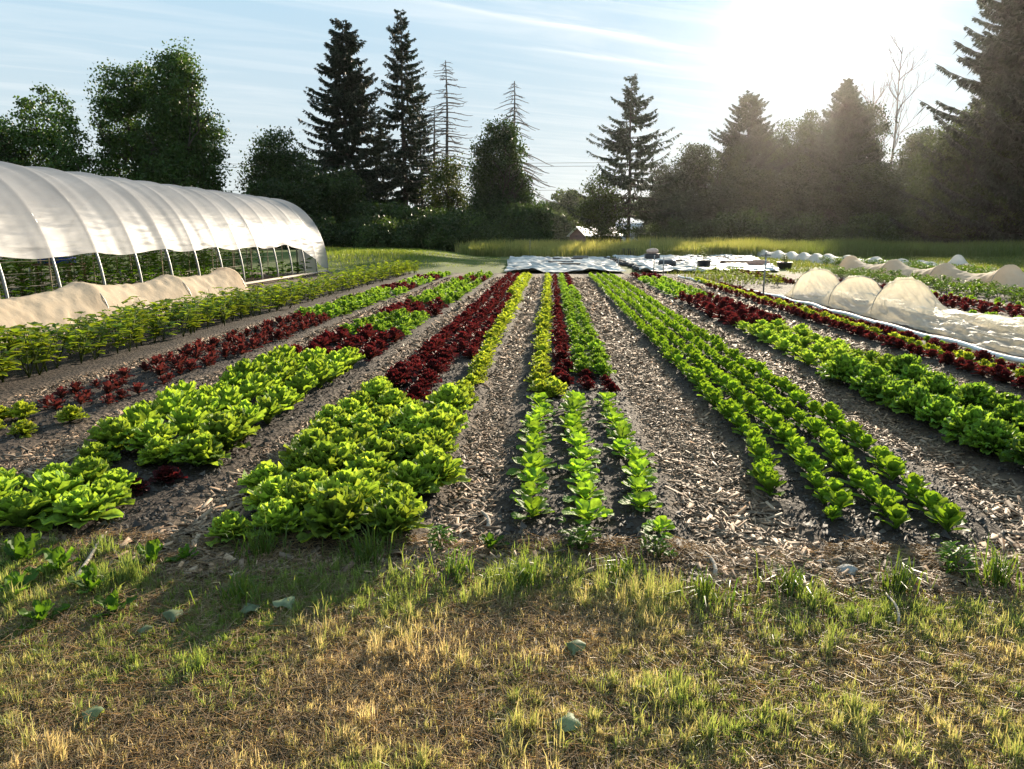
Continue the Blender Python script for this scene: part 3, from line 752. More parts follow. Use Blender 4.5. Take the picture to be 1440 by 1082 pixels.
# ------------------------------------------------------------------ weeds, leaves, sticks along the grass edge
def weed(kind, label, x, y, sc_, fn, mat=None):
    o = link('weed', fn().mesh('weed', mat or M_veg, True), None, (x, y, float(gz(x, y)) - .004), random.uniform(0, TAU), sc_ * .78)
    tag(o, label, 'weed')
dande = lambda: head(9, .17, .14, .07, 'long', .012, 4, (.05, .12, .02), (.085, .16, .02), 2, 15, 65, .1)
mint = lambda: bush_plant(.2, 5, 5, .07, .03, (.07, .14, .02), (.11, .2, .025), lod=2, spread=.6)
def px(pxx, pyy):
    f = (pyy - 541) / F; ang = pitch + math.atan(f); d = CH / math.tan(ang)
    xx = (pxx - 720) / F; fw = math.cos(pitch) - f * math.sin(pitch); t = CH / (math.sin(pitch) + f * math.cos(pitch))
    return (xx * math.cos(yaw) - fw * math.sin(yaw)) * t, (xx * math.sin(yaw) + fw * math.cos(yaw)) * t
for lab, u, v, s_, fn in (
    ('jagged green dandelion weed beside the grey stick', 85, 812, 1.25, dande), ('low jagged weed at the left edge of the grass', 20, 845, 1.1, dande),
    ('dandelion weed with reddish leaves before the green clump', 215, 800, 1.1, dande), ('pale broad weed at the foot of the centre path', 690, 782, .8, dande),
    ('feathery weed at the tip of the centre bed', 815, 788, .9, mint), ('small weed sprouting below the right centre row', 930, 800, .8, mint),
    ('upright weed in the grass below the spinach bed', 1335, 812, 1.0, mint), ('dark low weed in the left grass', 160, 868, .9, dande),
    ('small upright weed left of the pale broad weed', 620, 780, .8, mint), ('big jagged weed left of the grey stick, cut by the edge', 30, 800, 1.4, dande), ('jagged weed below the grey stick', 130, 838, 1.2, dande), ('small jagged weed in the grass at the left edge', 60, 880, .9, dande), ('leafy weed right of the reddish dandelion', 262, 795, .8, dande)):
    x, y = px(u, v); weed('weed', lab, x, y, s_, fn)
def tuft(n, h, sp):
    g = G(); r_ = np.abs(rng.normal(0, sp, n)); a = rng.uniform(0, TAU, n)
    blades(g, r_ * np.cos(a), r_ * np.sin(a), np.zeros(n), h * rng.uniform(.5, 1.1, n), rng.uniform(.004, .009, n), rng.uniform(.2, .75, n), mixcol(rng.random(n), (.07, .14, .02), (.16, .22, .04)), .5)
    return g
for i, (u, v, h) in enumerate(((370, 790, .28), (545, 775, .34), (520, 800, .26), (740, 830, .2), (990, 850, .2), (1110, 838, .22), (1260, 835, .22), (1400, 830, .26), (640, 815, .2), (340, 850, .2), (870, 820, .2))):
    x, y = px(u, v)
    tag(link('grass_tuft', tuft(90, h, .07).mesh('grass_tuft', M_grass), None, (x, y, 0)), ('tall grass tuft against the big green patch, at its left', 'longest grass tuft against the big green patch', 'grass tuft just below the big green patch, in front of the longest', 'green grass tuft below the middle row of young lettuces', 'grass tuft at the foot of the path right of the young lettuces', 'grass tuft below the left end of the spinach bed', 'grass tuft below the middle of the spinach bed', 'rightmost tall grass tuft on the bed edge', 'grass tuft below the centre path', 'dull green grass tuft in front of the left path', 'grass tuft below the right row of young lettuces')[i], 'grass tuft', 'green grass tufts along the bed edge')
def crumpled(L_, W):
    g = G(); leaf(g, L_, W, R(35), R(-55), 0, (0, 0, .01), 7, 7, 'round', -.12, .012, 1.5, (.19, .24, .14), (.22, .27, .16)); return g
for lab, u, v, s_ in (('pale blue-green fallen leaf upright in the grass', 368, 862, .1), ('pale blue-green fallen leaf lying right of the upright one', 412, 868, .12), ('greyish fallen leaf in the shaded left grass', 245, 885, .1), ('dark fallen leaf curled in the dry grass', 805, 932, .1), ('narrow dark fallen leaf near the bottom edge', 775, 1028, .11), ('small brown fallen leaf at the lower left', 118, 1030, .09), ('little grey fallen leaf by the left weeds', 212, 890, .08)):
    x, y = px(u, v)
    o = link('fallen_leaf', crumpled(s_, s_ * .85).mesh('fallen_leaf', M_veg, True), None, (x, y, .022), random.uniform(0, TAU)); tag(o, lab, 'fallen leaf', 'fallen leaves on the grass')
for lab, (a, b), r_ in (('bent grey stick lying beside the dandelion weed', ((105, 825), (155, 757)), .011), ('pale split stick at the edge of the right path', ((1005, 820), (992, 785)), .012), ('dark stick leaning in the grass below the spinach', ((1262, 890), (1248, 845)), .007), ('weathered stick at the edge of the far right path', ((1410, 812), (1390, 795)), .012), ('pale splintered stick at the foot of the centre path', ((686, 752), (680, 728)), .014)):
    A = px(*a); B = px(*b); g = G(); P = []
    for t in np.linspace(0, 1, 7): P.append((A[0] + (B[0] - A[0]) * t + .012 * math.sin(t * 5), A[1] + (B[1] - A[1]) * t, .035 + .02 * math.sin(t * 3)))
    tube(g, P, np.linspace(r_, r_ * .6, 7), 6, (.34, .28, .22)); tag(link('stick', g.mesh('stick', M_wood)), lab, 'stick')
def rock(r_):
    g = G(); n, m_ = 8, 10; V = []
    for i in range(n):
        for j in range(m_):
            a, b = math.pi * i / (n - 1), TAU * j / m_
            k = r_ * (.8 + .4 * float(vnoise(3 + 2 * math.sin(a) * math.cos(b), 3 + 2 * math.sin(a) * math.sin(b) + math.cos(a), 3)))
            V.append((k * math.sin(a) * math.cos(b) * 1.3, k * math.sin(a) * math.sin(b), k * math.cos(a) * .6))
    Q = [[i * m_ + j, i * m_ + (j + 1) % m_, (i + 1) * m_ + (j + 1) % m_, (i + 1) * m_ + j] for i in range(n - 1) for j in range(m_)]
    g.add(V, Q, None, (.3, .29, .27)); return g
for lab, u, v, s_ in (('grey stone on the soil below the spinach bed', 1190, 812, .04), ('small grey stone left of the larger one', 1155, 800, .02)):
    x, y = px(u, v); tag(link('stone', rock(s_).mesh('stone', M_stone), None, (x, y, .035)), lab, 'stone')

# ------------------------------------------------------------------ greenhouse
XC, HW, HH, EX = -12.0, 2.42, 3.14, 2.25
def arch(phi):                                    # phi 0 = east foot, pi = west foot
    c, s = np.cos(phi), np.sin(phi)
    return XC + HW * np.sign(c) * np.abs(c) ** (2 / EX), HH * np.abs(s) ** (2 / EX)
HOOPS = [8.5 + 1.5 * k for k in range(17)]         # 8.5 .. 32.5
gh = thing('greenhouse', 'long white plastic greenhouse tunnel with rolled-up sides', 'greenhouse', (XC, 20, 0))
def gpart(name, g, mat, sm=True): return link(name, g.mesh(name, mat, sm), gh, (-XC, -20, 0))
def cover():
    g = G(); nu, nv = 380, 230
    Y = np.linspace(8.5, 32.55, nu)
    ze = 1.22 + .04 * np.sin(Y * 2.1) - .95 * smooth(28.6, 32.5, Y) + .05 * (vnoise(Y * 1.3, Y * 0, 70) - .5)
    V = np.zeros((nu, nv, 3))
    ph = np.linspace(0, math.pi, 800); ax, az = arch(ph)
    for i, y in enumerate(Y):
        a = np.interp(ze[i], az[:400], ph[:400]); b = math.pi - np.interp(1.0, az[:400], ph[:400])
        p = np.linspace(a, b, nv); x, z = arch(p)
        fr = ((y - 8.5) / 1.5) % 1; sag = .06 * math.sin(math.pi * fr) ** .7
        low = smooth(2.4, 1.3, z)
        arc = p * 2.8
        wr = (vnoise(y * 1.1 + 0 * arc, arc * 10 + y * .3, 71) - .5) * (.003 + .022 * low) + (vnoise(y * 2.4 + 0 * arc, arc * 21, 72) - .5) * (.002 + .012 * low)
        tw = (vnoise((y + arc * .9) * 1.5, arc * 1.2, 73) - .5) * .035 + (vnoise(y * 3.4 + arc * .35, arc * .55, 74) - .5) * .035
        d = (-sag + (wr + tw) * (.25 + .75 * math.sin(math.pi * fr))) + .035
        nx_, nz_ = np.cos(p), np.sin(p)
        V[i, :, 0] = x + nx_ * d; V[i, :, 1] = y; V[i, :, 2] = z + nz_ * d
    sheet(g, V, nu, nv)
    return g
gpart('plastic_cover', cover(), M_film)
for k, y in enumerate(HOOPS):
    g = G(); ph = np.linspace(0, math.pi, 40); x, z = arch(ph)
    tube(g, np.stack([x, np.full(40, y), z], 1), .030, 6); gpart('hoop', g, M_metal)
for x, z in ((XC, HH - .06),):
    g = G(); tube(g, [(x, 8.5, z), (x, 20, z), (x, 32.5, z)], .022, 6); gpart('ridge_pipe', g, M_metal)
for sx in (1, -1):
    g = G(); x0 = XC + sx * (HW + .02)
    tube(g, [(x0, 8.5, .12), (x0, 20, .12), (x0, 32.5, .12)], .05, 4, (.35, .3, .25)); gpart('baseboard', g, M_wood)
g = G(); ph = np.linspace(0.05, math.pi - .05, 60); x, z = arch(ph); V = []
for i in range(60):
    for t in np.linspace(0, 1, 8): V.append((x[i], 32.62 + .02 * math.sin(i * 1.7 + t * 9), z[i] * (1 - t) * 1.0 + 2.35 * t * (z[i] > 2.35) + (z[i] * t if z[i] <= 2.35 else 0)))
sheet(g, np.array(V), 60, 8); gpart('gable_film', g, M_film)
for x in (-10.9, -13.1):
    g = G(); tube(g, [(x, 32.56, 0), (x, 32.56, 2.9)], .03, 6); gpart('end_post', g, M_metal)
g = G(); V = [(-10.85 + .75 * i / 8, 32.58 + .03 * math.sin(i * 2), .1 + 1.35 * j / 6) for i in range(9) for j in range(7)]
sheet(g, np.array(V), 9, 7); gpart('end_flap', g, M_film)
# tomato rows, each with its trellis
for r_, x in enumerate((-10.45, -11.7, -13.0)):
    nm = ('front', 'middle', 'back')[r_]
    y = 9.0; k = 0
    while y < (23 if r_ == 0 else 31):
        k += 1
        arr, me = random.choice(KIND['tomato_plant'][0 if r_ else 1])
        o = link('tomato_plant', me, None, (x + random.gauss(0, .05), y, 0), random.uniform(0, TAU), random.uniform(.72, .95) if r_ == 0 else random.uniform(.75, 1.0))
        tag(o, 'trellised tomato plant, %s from the near end of the %s greenhouse row' % (ordinal(k), nm), 'tomato plant', 'tomato plants inside the greenhouse'); y += .45
    t = thing('trellis', 'stake and string trellis holding the %s row of tomato plants' % nm, 'trellis', (x, 9, 0), 0, 'tomato trellises in the greenhouse')
    ys_ = np.arange(9.3, 31, 1.55)
    for y in ys_:
        g = G(); tube(g, [(0, y - 9, 0), (0.01, y - 9, 1.75)], .016, 5, (.42, .34, .24)); link('stake', g.mesh('stake', M_wood), t)
    for z in (.35, .6, .85, 1.1, 1.35):
        g = G(); P = [(.05 * (-1) ** i, y - 9, z + .02 * random.random()) for i, y in enumerate(ys_)]
        tube(g, P, .006, 3); link('string', g.mesh('string', M_string), t)
o = thing('crate', 'blue plastic crate standing inside the near end of the greenhouse', 'crate', (at(68, 19.5), 19.5, .9))
for dx in (0,):
    g = G(); box(g, (0, 0, .15), (.75, .5, .3), 0, (.03, .09, .42), .02); link('body', g.mesh('body', M_paint), o)
    g = G(); box(g, (0, 0, .315), (.79, .54, .03), 0, (.03, .1, .46), .01); link('rim', g.mesh('rim', M_paint), o)
o = thing('work_table', 'rough brown wooden table under the blue crate in the greenhouse', 'table', (at(60, 19.5), 19.5, 0))
g = G(); box(g, (0, 0, .87), (1.5, .8, .05), 0, (.2, .11, .06), .01); link('top', g.mesh('top', M_wood), o)
for sx in (-1, 1):
    for sy in (-1, 1):
        g = G(); box(g, (sx * .65, sy * .32, .42), (.07, .07, .84), 0, (.2, .11, .06), .008); link('leg', g.mesh('leg', M_wood), o)

# ------------------------------------------------------------------ row covers
def hoop_mesh(w, h):
    g = G(); t = np.linspace(0, math.pi, 18); tube(g, np.stack([np.cos(t) * w / 2, 0 * t, np.sin(t) ** .8 * h], 1), .008, 5); return g
def row_cover(name, label, xc, hoops, y0, y1, w, mat, amp=.01, sag=.5, flare=.25, seed=0, res=.07, skirt=.12, cat='row cover', group=None, tail=None, xdir=0.0):
    """fabric stretched over wire hoops: highest on each hoop, hanging between them"""
    t = thing(name, label, cat, (xc, hoops[0][0], 0), 0, group)
    Y = np.arange(y0, y1, res); hy = np.array([h[0] for h in hoops]); hz = np.array([h[1] for h in hoops])
    nv = 96 if amp > .04 else 44; S = np.linspace(-1, 1, nv); V = np.zeros((len(Y), nv, 3))
    for i, y in enumerate(Y):
        k = np.searchsorted(hy, y)
        if k == 0: d = hy[0] - y; f = math.exp(-(d / .55) ** 1.3); top = hz[0] * f + (tail or .05) * (1 - f); br = 1 - f
        elif k == len(hy): d = y - hy[-1]; f = math.exp(-(d / .45) ** 1.5); top = hz[-1] * f + .04 * (1 - f); br = 1 - f
        else:
            a, b = hy[k - 1], hy[k]; u = (y - a) / (b - a)
            top = hz[k - 1] * (1 - u) + hz[k] * u; br = (4 * u * (1 - u)) ** .8; top *= 1 - sag * br * min(1, (b - a) / 2.2)
        ww = w * (1 + flare * br * .5) / 2
        prof = (1 - np.abs(S) ** (2.4 - .9 * br)) ** (.62 + .5 * br)
        x = S * (ww + skirt)
        inside = np.clip(np.abs(x) / ww, 0, 1)
        prof = (1 - inside ** (2.3 - .7 * br)) ** (.6 + .45 * br)
        z = .02 + top * prof
        wr = (vnoise(y * 6 + S * 1.5, S * 9 + 20, seed) - .5) + .6 * (vnoise((y + S) * 11, S * 14 + 5, seed + 1) - .5) + .9 * (vnoise(y * 3.1 + S * 4, S * 3 - y * 2, seed + 2) - .5)
        wr = (1.5 * (vnoise(y * 1.7 + S * 2.2, S * 10 - y * .8, seed + 3) - .5) + .8 * (np.abs(vnoise(y * 2.6 - S * 3, S * 19 + y, seed + 4) - .5) * 2 - .4)) if amp > .04 else wr
        d = amp * wr * (.6 + (1.1 if amp > .04 else .8) * br)
        th = S * 1.4
        V[i, :, 0] = xc + xdir * (y - hy[0]) + x + np.sin(th) * d; V[i, :, 1] = y + d * .4; V[i, :, 2] = np.maximum(z + np.cos(th) * d, .012 + .01 * vnoise(x * 5, y * 5 + 0 * x, seed))
    V[:, :, 0] -= xc; V[:, :, 1] -= hy[0]
    g = G(); sheet(g, V, len(Y), nv); link('fabric', g.mesh('fabric', mat, True), t)
    for y, h in hoops: link('wire_hoop', hoop_mesh(w, h).data if False else hoop_mesh(w * .96, h * .975).mesh('wire_hoop', M_metal), t, (xdir * (y - hy[0]), y - hy[0], 0))
    return t
row_cover('row_cover', 'beige fabric row cover with three humps beside the greenhouse', -8.72, [(10.4, .72), (13.7, .76), (17.0, .72), (20.1, .76)], 7.5, 20.7, 1.15, M_fabric, .03, .2, .3, 80)
row_cover('row_cover', 'wrinkled white gauze row cover bunched on three round hoops behind the pipe', 6.85, [(15.1, .80), (17.4, .74), (20.0, .78)], 8.7, 20.9, 1.3, M_gauze, .05, .62, .35, 90, .04, .2, tail=.30)
row_cover('row_cover', 'peach fabric row cover over four humps behind the bushy green rows', 13.1, [(19.5, .6), (22.6, .78), (26.2, .72), (30.0, .72), (34.3, .74)], 17, 36, 1.05, M_fabric, .025, .42, .5, 100)
row_cover('row_cover', 'long pale grey row cover with many small humps below the dark trees', 16.4, [(36.8, .55), (39.7, .55), (43.4, .55), (46.4, .56), (48.4, .55), (50.8, .56), (53.4, .56), (56.5, .56), (60.5, .55)], 35.5, 61.4, 1.0, M_grey, .02, .3, .4, 110, .12)
row_cover('row_cover', 'small white row cover hump standing alone on the far right', at(1324, 42), [(42, .62)], 41.2, 42.9, .8, M_grey, .015, .5, .4, 120)
row_cover('row_cover', 'low crumpled white row cover among plants on the far right', at(1282, 41), [(40.6, .3), (41.6, .34)], 39.8, 42.3, .8, M_grey, .04, .5, .4, 121)

# loose end of the wrinkled cover lying beside it
g = G(); nu, nv = 110, 60; U = np.linspace(9.4, 13.8, nu); W_ = np.linspace(0, 1, nv); UU, WW = np.meshgrid(U, W_, indexing='ij')
x = 6.9 + WW * (2.6 - .35 * (UU - 9.4)) ; y = UU + .35 * (vnoise(WW * 3, UU, 130) - .5)
z = .06 + .24 * fbm(x * 1.9 + y * .5, y * .55, 131) + .12 * np.abs(vnoise(x * 5 + y * 1.2, y * 1.3, 132) - .5) + .07 * np.abs(vnoise(x * 9 + y * 2, y * 1.6, 133) - .5) + .03 * np.abs(vnoise(x * 17 - y * 2, y * 3, 134) - .5)
z = z * smooth(0, .06, 1 - WW + .0) + .012
sheet(g, np.stack([x - 8, y - 11, z], -1), nu, nv)
tag(link('fabric_sheet', g.mesh('fabric_sheet', M_gauze, True), None, (8, 11, 0)), 'loose white gauze sheet lying crumpled beside the wrinkled row cover', 'fabric sheet')

g = G(); cp = [(5.98, 8.0), (5.84, 9.6), (5.80, 12), (5.78, 15), (5.80, 18), (5.72, 20.5), (5.45, 22.5), (5.25, 25), (5.0, 27.5), (4.9, 29.5)]
ts = np.linspace(0, len(cp) - 1, 90); X_ = np.interp(ts, range(len(cp)), [c[0] for c in cp]); Y_ = np.interp(ts, range(len(cp)), [c[1] for c in cp])
tube(g, np.stack([X_ + .03 * np.sin(Y_ * 2.3), Y_, .09 + .015 * np.sin(Y_ * 3)], 1), .034, 8, (.8, .78, .74))
tag(link('pipe', g.mesh('pipe', M_paint, True)), 'long white irrigation pipe lying along the wrinkled row cover', 'pipe')

# ------------------------------------------------------------------ tarps, bags, boards, pots, stakes
def tarp(label, poly, nu, nv, seed):
    a, b, c, d = [np.array(p, float) for p in poly]        # near-left near-right far-right far-left
    u = np.linspace(0, 1, nu); v = np.linspace(0, 1, nv); Ug, Vg = np.meshgrid(u, v, indexing='ij')
    P = (a * (1 - Ug)[..., None] + b * Ug[..., None]) * (1 - Vg)[..., None] + (d * (1 - Ug)[..., None] + c * Ug[..., None]) * Vg[..., None]
    x, y = P[..., 0], P[..., 1]
    x = x + .25 * (vnoise(y * .8, x * .3, seed) - .5); y = y + .5 * (vnoise(x * .9, y * .2, seed + 1) - .5)
    z = .03 + .16 * np.abs(fbm(x * .9, y * 1.1, seed + 2) - .5) + .16 * vnoise(x * 1.6 + y * .4, y * 2.2, seed + 3) ** 2 + .06 * vnoise(x * 5, y * 6, seed + 4)
    cen = P.mean((0, 1))
    g = G(); sheet(g, np.stack([x - cen[0], y - cen[1], z], -1), nu, nv)
    tag(link('tarp', g.mesh('tarp', M_tarp, True), None, (cen[0], cen[1], 0)), label, 'tarp')
tarp('white plastic tarp spread flat at the end of the centre bed', [(-2.0, 33.2), (3.2, 33.3), (4.0, 54), (-3.0, 55)], 90, 260, 140)
tarp('wide white plastic tarp right of the row of sandbags', [(4.0, 33.5), (10.2, 34.5), (15.3, 60), (4.6, 58)], 130, 260, 150)
def lump(g, c, s, seed, col):
    n, m_ = 10, 14; V = []
    for i in range(n):
        for j in range(m_):
            a, b = math.pi * i / (n - 1), TAU * j / m_
            sg = lambda q: math.copysign(abs(q) ** .7, q)
            k = 1 + .25 * (float(vnoise(3 + 2 * math.cos(b), 3 + 2 * math.sin(b) + i * .3, seed)) - .5)
            V.append((c[0] + s[0] / 2 * k * sg(math.sin(a)) * sg(math.cos(b)), c[1] + s[1] / 2 * k * sg(math.sin(a)) * sg(math.sin(b)), c[2] + s[2] / 2 * k * math.cos(a)))
    Q = [[i * m_ + j, (i + 1) * m_ + j, (i + 1) * m_ + (j + 1) % m_, i * m_ + (j + 1) % m_] for i in range(n - 1) for j in range(m_)]
    g.add(V, Q, None, col)
for i in range(10):
    y = 35.3 + 1.95 * i; x = 4.15 - .05 * i + random.gauss(0, .12)
    g = G(); lump(g, (0, 0, .10), (.58, .42, .2), 160 + i, (.045, .045, .045)); lump(g, (.32, .05, .11), (.12, .18, .09), 180 + i, (.05, .05, .05))
    tag(link('sandbag', g.mesh('sandbag', M_bag, True), None, (x, y, .02), random.uniform(-.5, .5)), 'dark sandbag on the tarp seam, %s from the near end of the line' % ordinal(i + 1), 'sandbag', 'dark sandbags along the seam between the tarps')
def board(label, pxx, Y, w, d=.22, h=.07, col=(.06, .05, .045), rz=0, z=.2, cat='board'):
    g = G(); box(g, (0, 0, 0), (w, d, h), 0, col, .01, .004)
    tag(link('board', g.mesh('board', M_wood), None, (at(pxx, Y), Y, z), rz), label, cat)
board('long dark board at the back of the centre tarp', 798, 48.8, 1.9, rz=.05); board('dark board in the middle of the centre tarp', 799, 39.5, 1.25, rz=-.03)
board('thin dark board left of the middle one on the centre tarp', 789, 42.5, 1.4, .1, .05); board('short wide board at the far edge of the centre tarp', 816, 51.5, 1.0, .5, .2, (.2, .19, .18))
board('dark board behind the black bundle on the right tarp', 940, 45, 1.3); board('row of low brown slats on the right tarp', 1035, 43, 2.2, .4, .1, (.17, .11, .07)); board('thin board at the back of the right tarp', 990, 54, 2.4, .3, .08, (.12, .11, .1))
board('dark flat board far back on the right tarp', 1020, 50, 1.6)
def crate(label, pxx, Y, s, col, mat, cat='crate'):
    t = thing(cat.replace(' ', '_'), label, cat, (at(pxx, Y), Y, .1))
    g = G(); box(g, (0, 0, s[2] / 2), s, .1, col, .02); link('body', g.mesh('body', mat), t)
    g = G(); box(g, (0, 0, s[2] + .02), (s[0] + .04, s[1] + .04, .05), .1, col, .015); link('rim', g.mesh('rim', mat), t)
crate('black crate beyond the far edge of the right tarp', 884, 60, (1.1, .6, .5), (1, 1, 1), M_black); crate('black crate under the pink bag on the right tarp', 914, 48.8, (.85, .6, .36), (1, 1, 1), M_black)
g = G(); lump(g, (0, 0, .16), (.8, .5, .34), 201, (.5, .36, .3)); tag(link('bag', g.mesh('bag', M_bag, True), None, (at(915, 48.8), 48.8, .5)), 'pinkish bag lying on a black crate', 'bag')
g = G(); lump(g, (0, 0, .17), (1.25, .5, .36), 202, (.42, .24, .18)); tag(link('bag', g.mesh('bag', M_bag, True), None, (at(1060, 40), 40, .05)), 'long reddish bag lying on the tarp beside the metal riser', 'bag')
g = G(); t_ = np.linspace(0, 1, 9); tube(g, np.stack([-.42 + .84 * t_, 0 * t_, np.full(9, .2)], 1), .19 * (1 - .25 * (2 * t_ - 1) ** 6), 14, (1, 1, 1))
tag(link('bundle', g.mesh('bundle', M_black, True), None, (at(935, 38.8), 38.8, .04), .1), 'black rolled bundle lying on the right tarp', 'bundle')
def pot(label, pxx, Y, r0, h):
    t = thing('potted_plant', label, 'potted plant', (at(pxx, Y), Y, 0))
    g = G(); n = 18; prof = [(0, 0), (r0 * .85, 0), (r0, h - .05), (r0 * 1.06, h - .05), (r0 * 1.06, h), (r0 * .95, h), (r0 * .92, h - .06), (0, h - .07)]
    V = [(p_[0] * math.cos(TAU * k / n), p_[0] * math.sin(TAU * k / n), p_[1]) for p_ in prof for k in range(n)]
    Q = [[i * n + k, i * n + (k + 1) % n, (i + 1) * n + (k + 1) % n, (i + 1) * n + k] for i in range(len(prof) - 1) for k in range(n)]
    g.add(V, Q); link('pot', g.mesh('pot', M_black, False), t)
    link('plant', bush_plant(.75 if pxx < 1000 else .4, 7, 8, .13, .06, (.09, .13, .03), (.17, .2, .05), lod=1, spread=.35).mesh('plant', M_veg, True), t, (0, 0, h - .07))
pot('black pot with a tall thin plant on the tarp', 985, 37, .32, .46); pot('black pot with a low bushy plant beside the far row cover', 1094, 38.5, .36, .34)
def riser(label, pxx, Y, h, headed=True):
    t = thing('sprinkler_riser', label, 'sprinkler', (at(pxx, Y), Y, 0))
    g = G(); tube(g, [(0, 0, 0), (0, 0, h * .5), (.01, 0, h)], .022, 8); link('pipe', g.mesh('pipe', M_metal, True), t)
    if headed:
        g = G(); tube(g, [(-.13, 0, h + .02), (0, 0, h + .035), (.13, 0, h + .02)], .02, 6); tube(g, [(0, 0, h), (0, 0, h + .11)], .028, 8); link('sprinkler_head', g.mesh('sprinkler_head', M_metal), t)
riser('tall metal sprinkler riser at the end of the wrinkled cover', 1068, 20.4, 1.08); riser('left one of two short metal risers before the right tarp', 917, 32.4, .82, False)
riser('right one of two short metal risers before the right tarp', 930, 31.0, .78, False); riser('thin metal riser beside the sandbags', 868, 37, .62, False)
for lab, pxx, Y in (('thin fence post in the weeds behind the centre tarp', 746, 60), ('thin fence post in the weeds behind the right tarp', 911, 61)):
    g = G(); box(g, (0, 0, .65), (.05, .05, 1.3), 0, (.2, .2, .19), .005); tag(link('fence_post', g.mesh('fence_post', M_wood), None, (at(pxx, Y), Y, 0)), lab, 'fence post')

# ------------------------------------------------------------------ buildings far back
def house(label, name, pxx, Y, w, d, hw, hr, wall, roof, rz):
    t = thing(name, label, 'building', (at(pxx, Y), Y, 0), rz)
    g = G(); box(g, (0, 0, hw / 2), (w, d, hw), 0, wall); g.add([(-w / 2, -d / 2, hw), (w / 2, -d / 2, hw), (-w / 2, d / 2, hw), (w / 2, d / 2, hw), (-w / 2, 0, hw + hr * .96), (w / 2, 0, hw + hr * .96)], None, [[0, 4, 2], [1, 3, 5]], wall)
    link('wall', g.mesh('wall', M_paint), t)
    g = G()
    for s_ in (1, -1):
        V = []
        for zz in (0, .15):
            V += [(-w / 2 - .4, s_ * (d / 2 + .5), hw - hr / (d / 2) * .5 + zz), (w / 2 + .4, s_ * (d / 2 + .5), hw - hr / (d / 2) * .5 + zz), (w / 2 + .4, 0, hw + hr + zz), (-w / 2 - .4, 0, hw + hr + zz)]
        g.add(V, [[0, 1, 2, 3], [4, 5, 6, 7], [0, 1, 5, 4], [2, 3, 7, 6], [0, 3, 7, 4], [1, 2, 6, 5]], None, roof)
    link('roof', g.mesh('roof', M_paint), t)
    for k in (-.25, .25):
        g = G(); box(g, (k * w, -d / 2 - .03, hw * .55), (1.0, .08, 1.0), 0, (.05, .06, .07), .01); link('window', g.mesh('window', M_paint), t)
house('low red barn with a pale metal roof seen between the trees', 'barn', 836, 150, 8, 6, 1.7, 1.5, (.14, .055, .045), (.62, .64, .66), .5)
house('grey roofed house half hidden behind the lone spruce', 'house', 893, 165, 8, 7, 3.2, 2.0, (.35, .38, .42), (.45, .5, .56), -.2)

for lab, Y, z in (('uppermost power line wire crossing the gap between the trees', 170, 17.0), ('middle power line wire crossing the gap between the trees', 170, 16.3), ('lowest power line wire crossing the gap between the trees', 175, 11.6)):
    g = G(); X_ = np.linspace(-130, 60, 60); tube(g, np.stack([X_, np.full(60, Y), z + 1.0 * ((X_ + 20) / 90) ** 2 * .4], 1), .035, 4); tag(link('power_line', g.mesh('power_line', M_black)), lab, 'power line', 'power line wires')

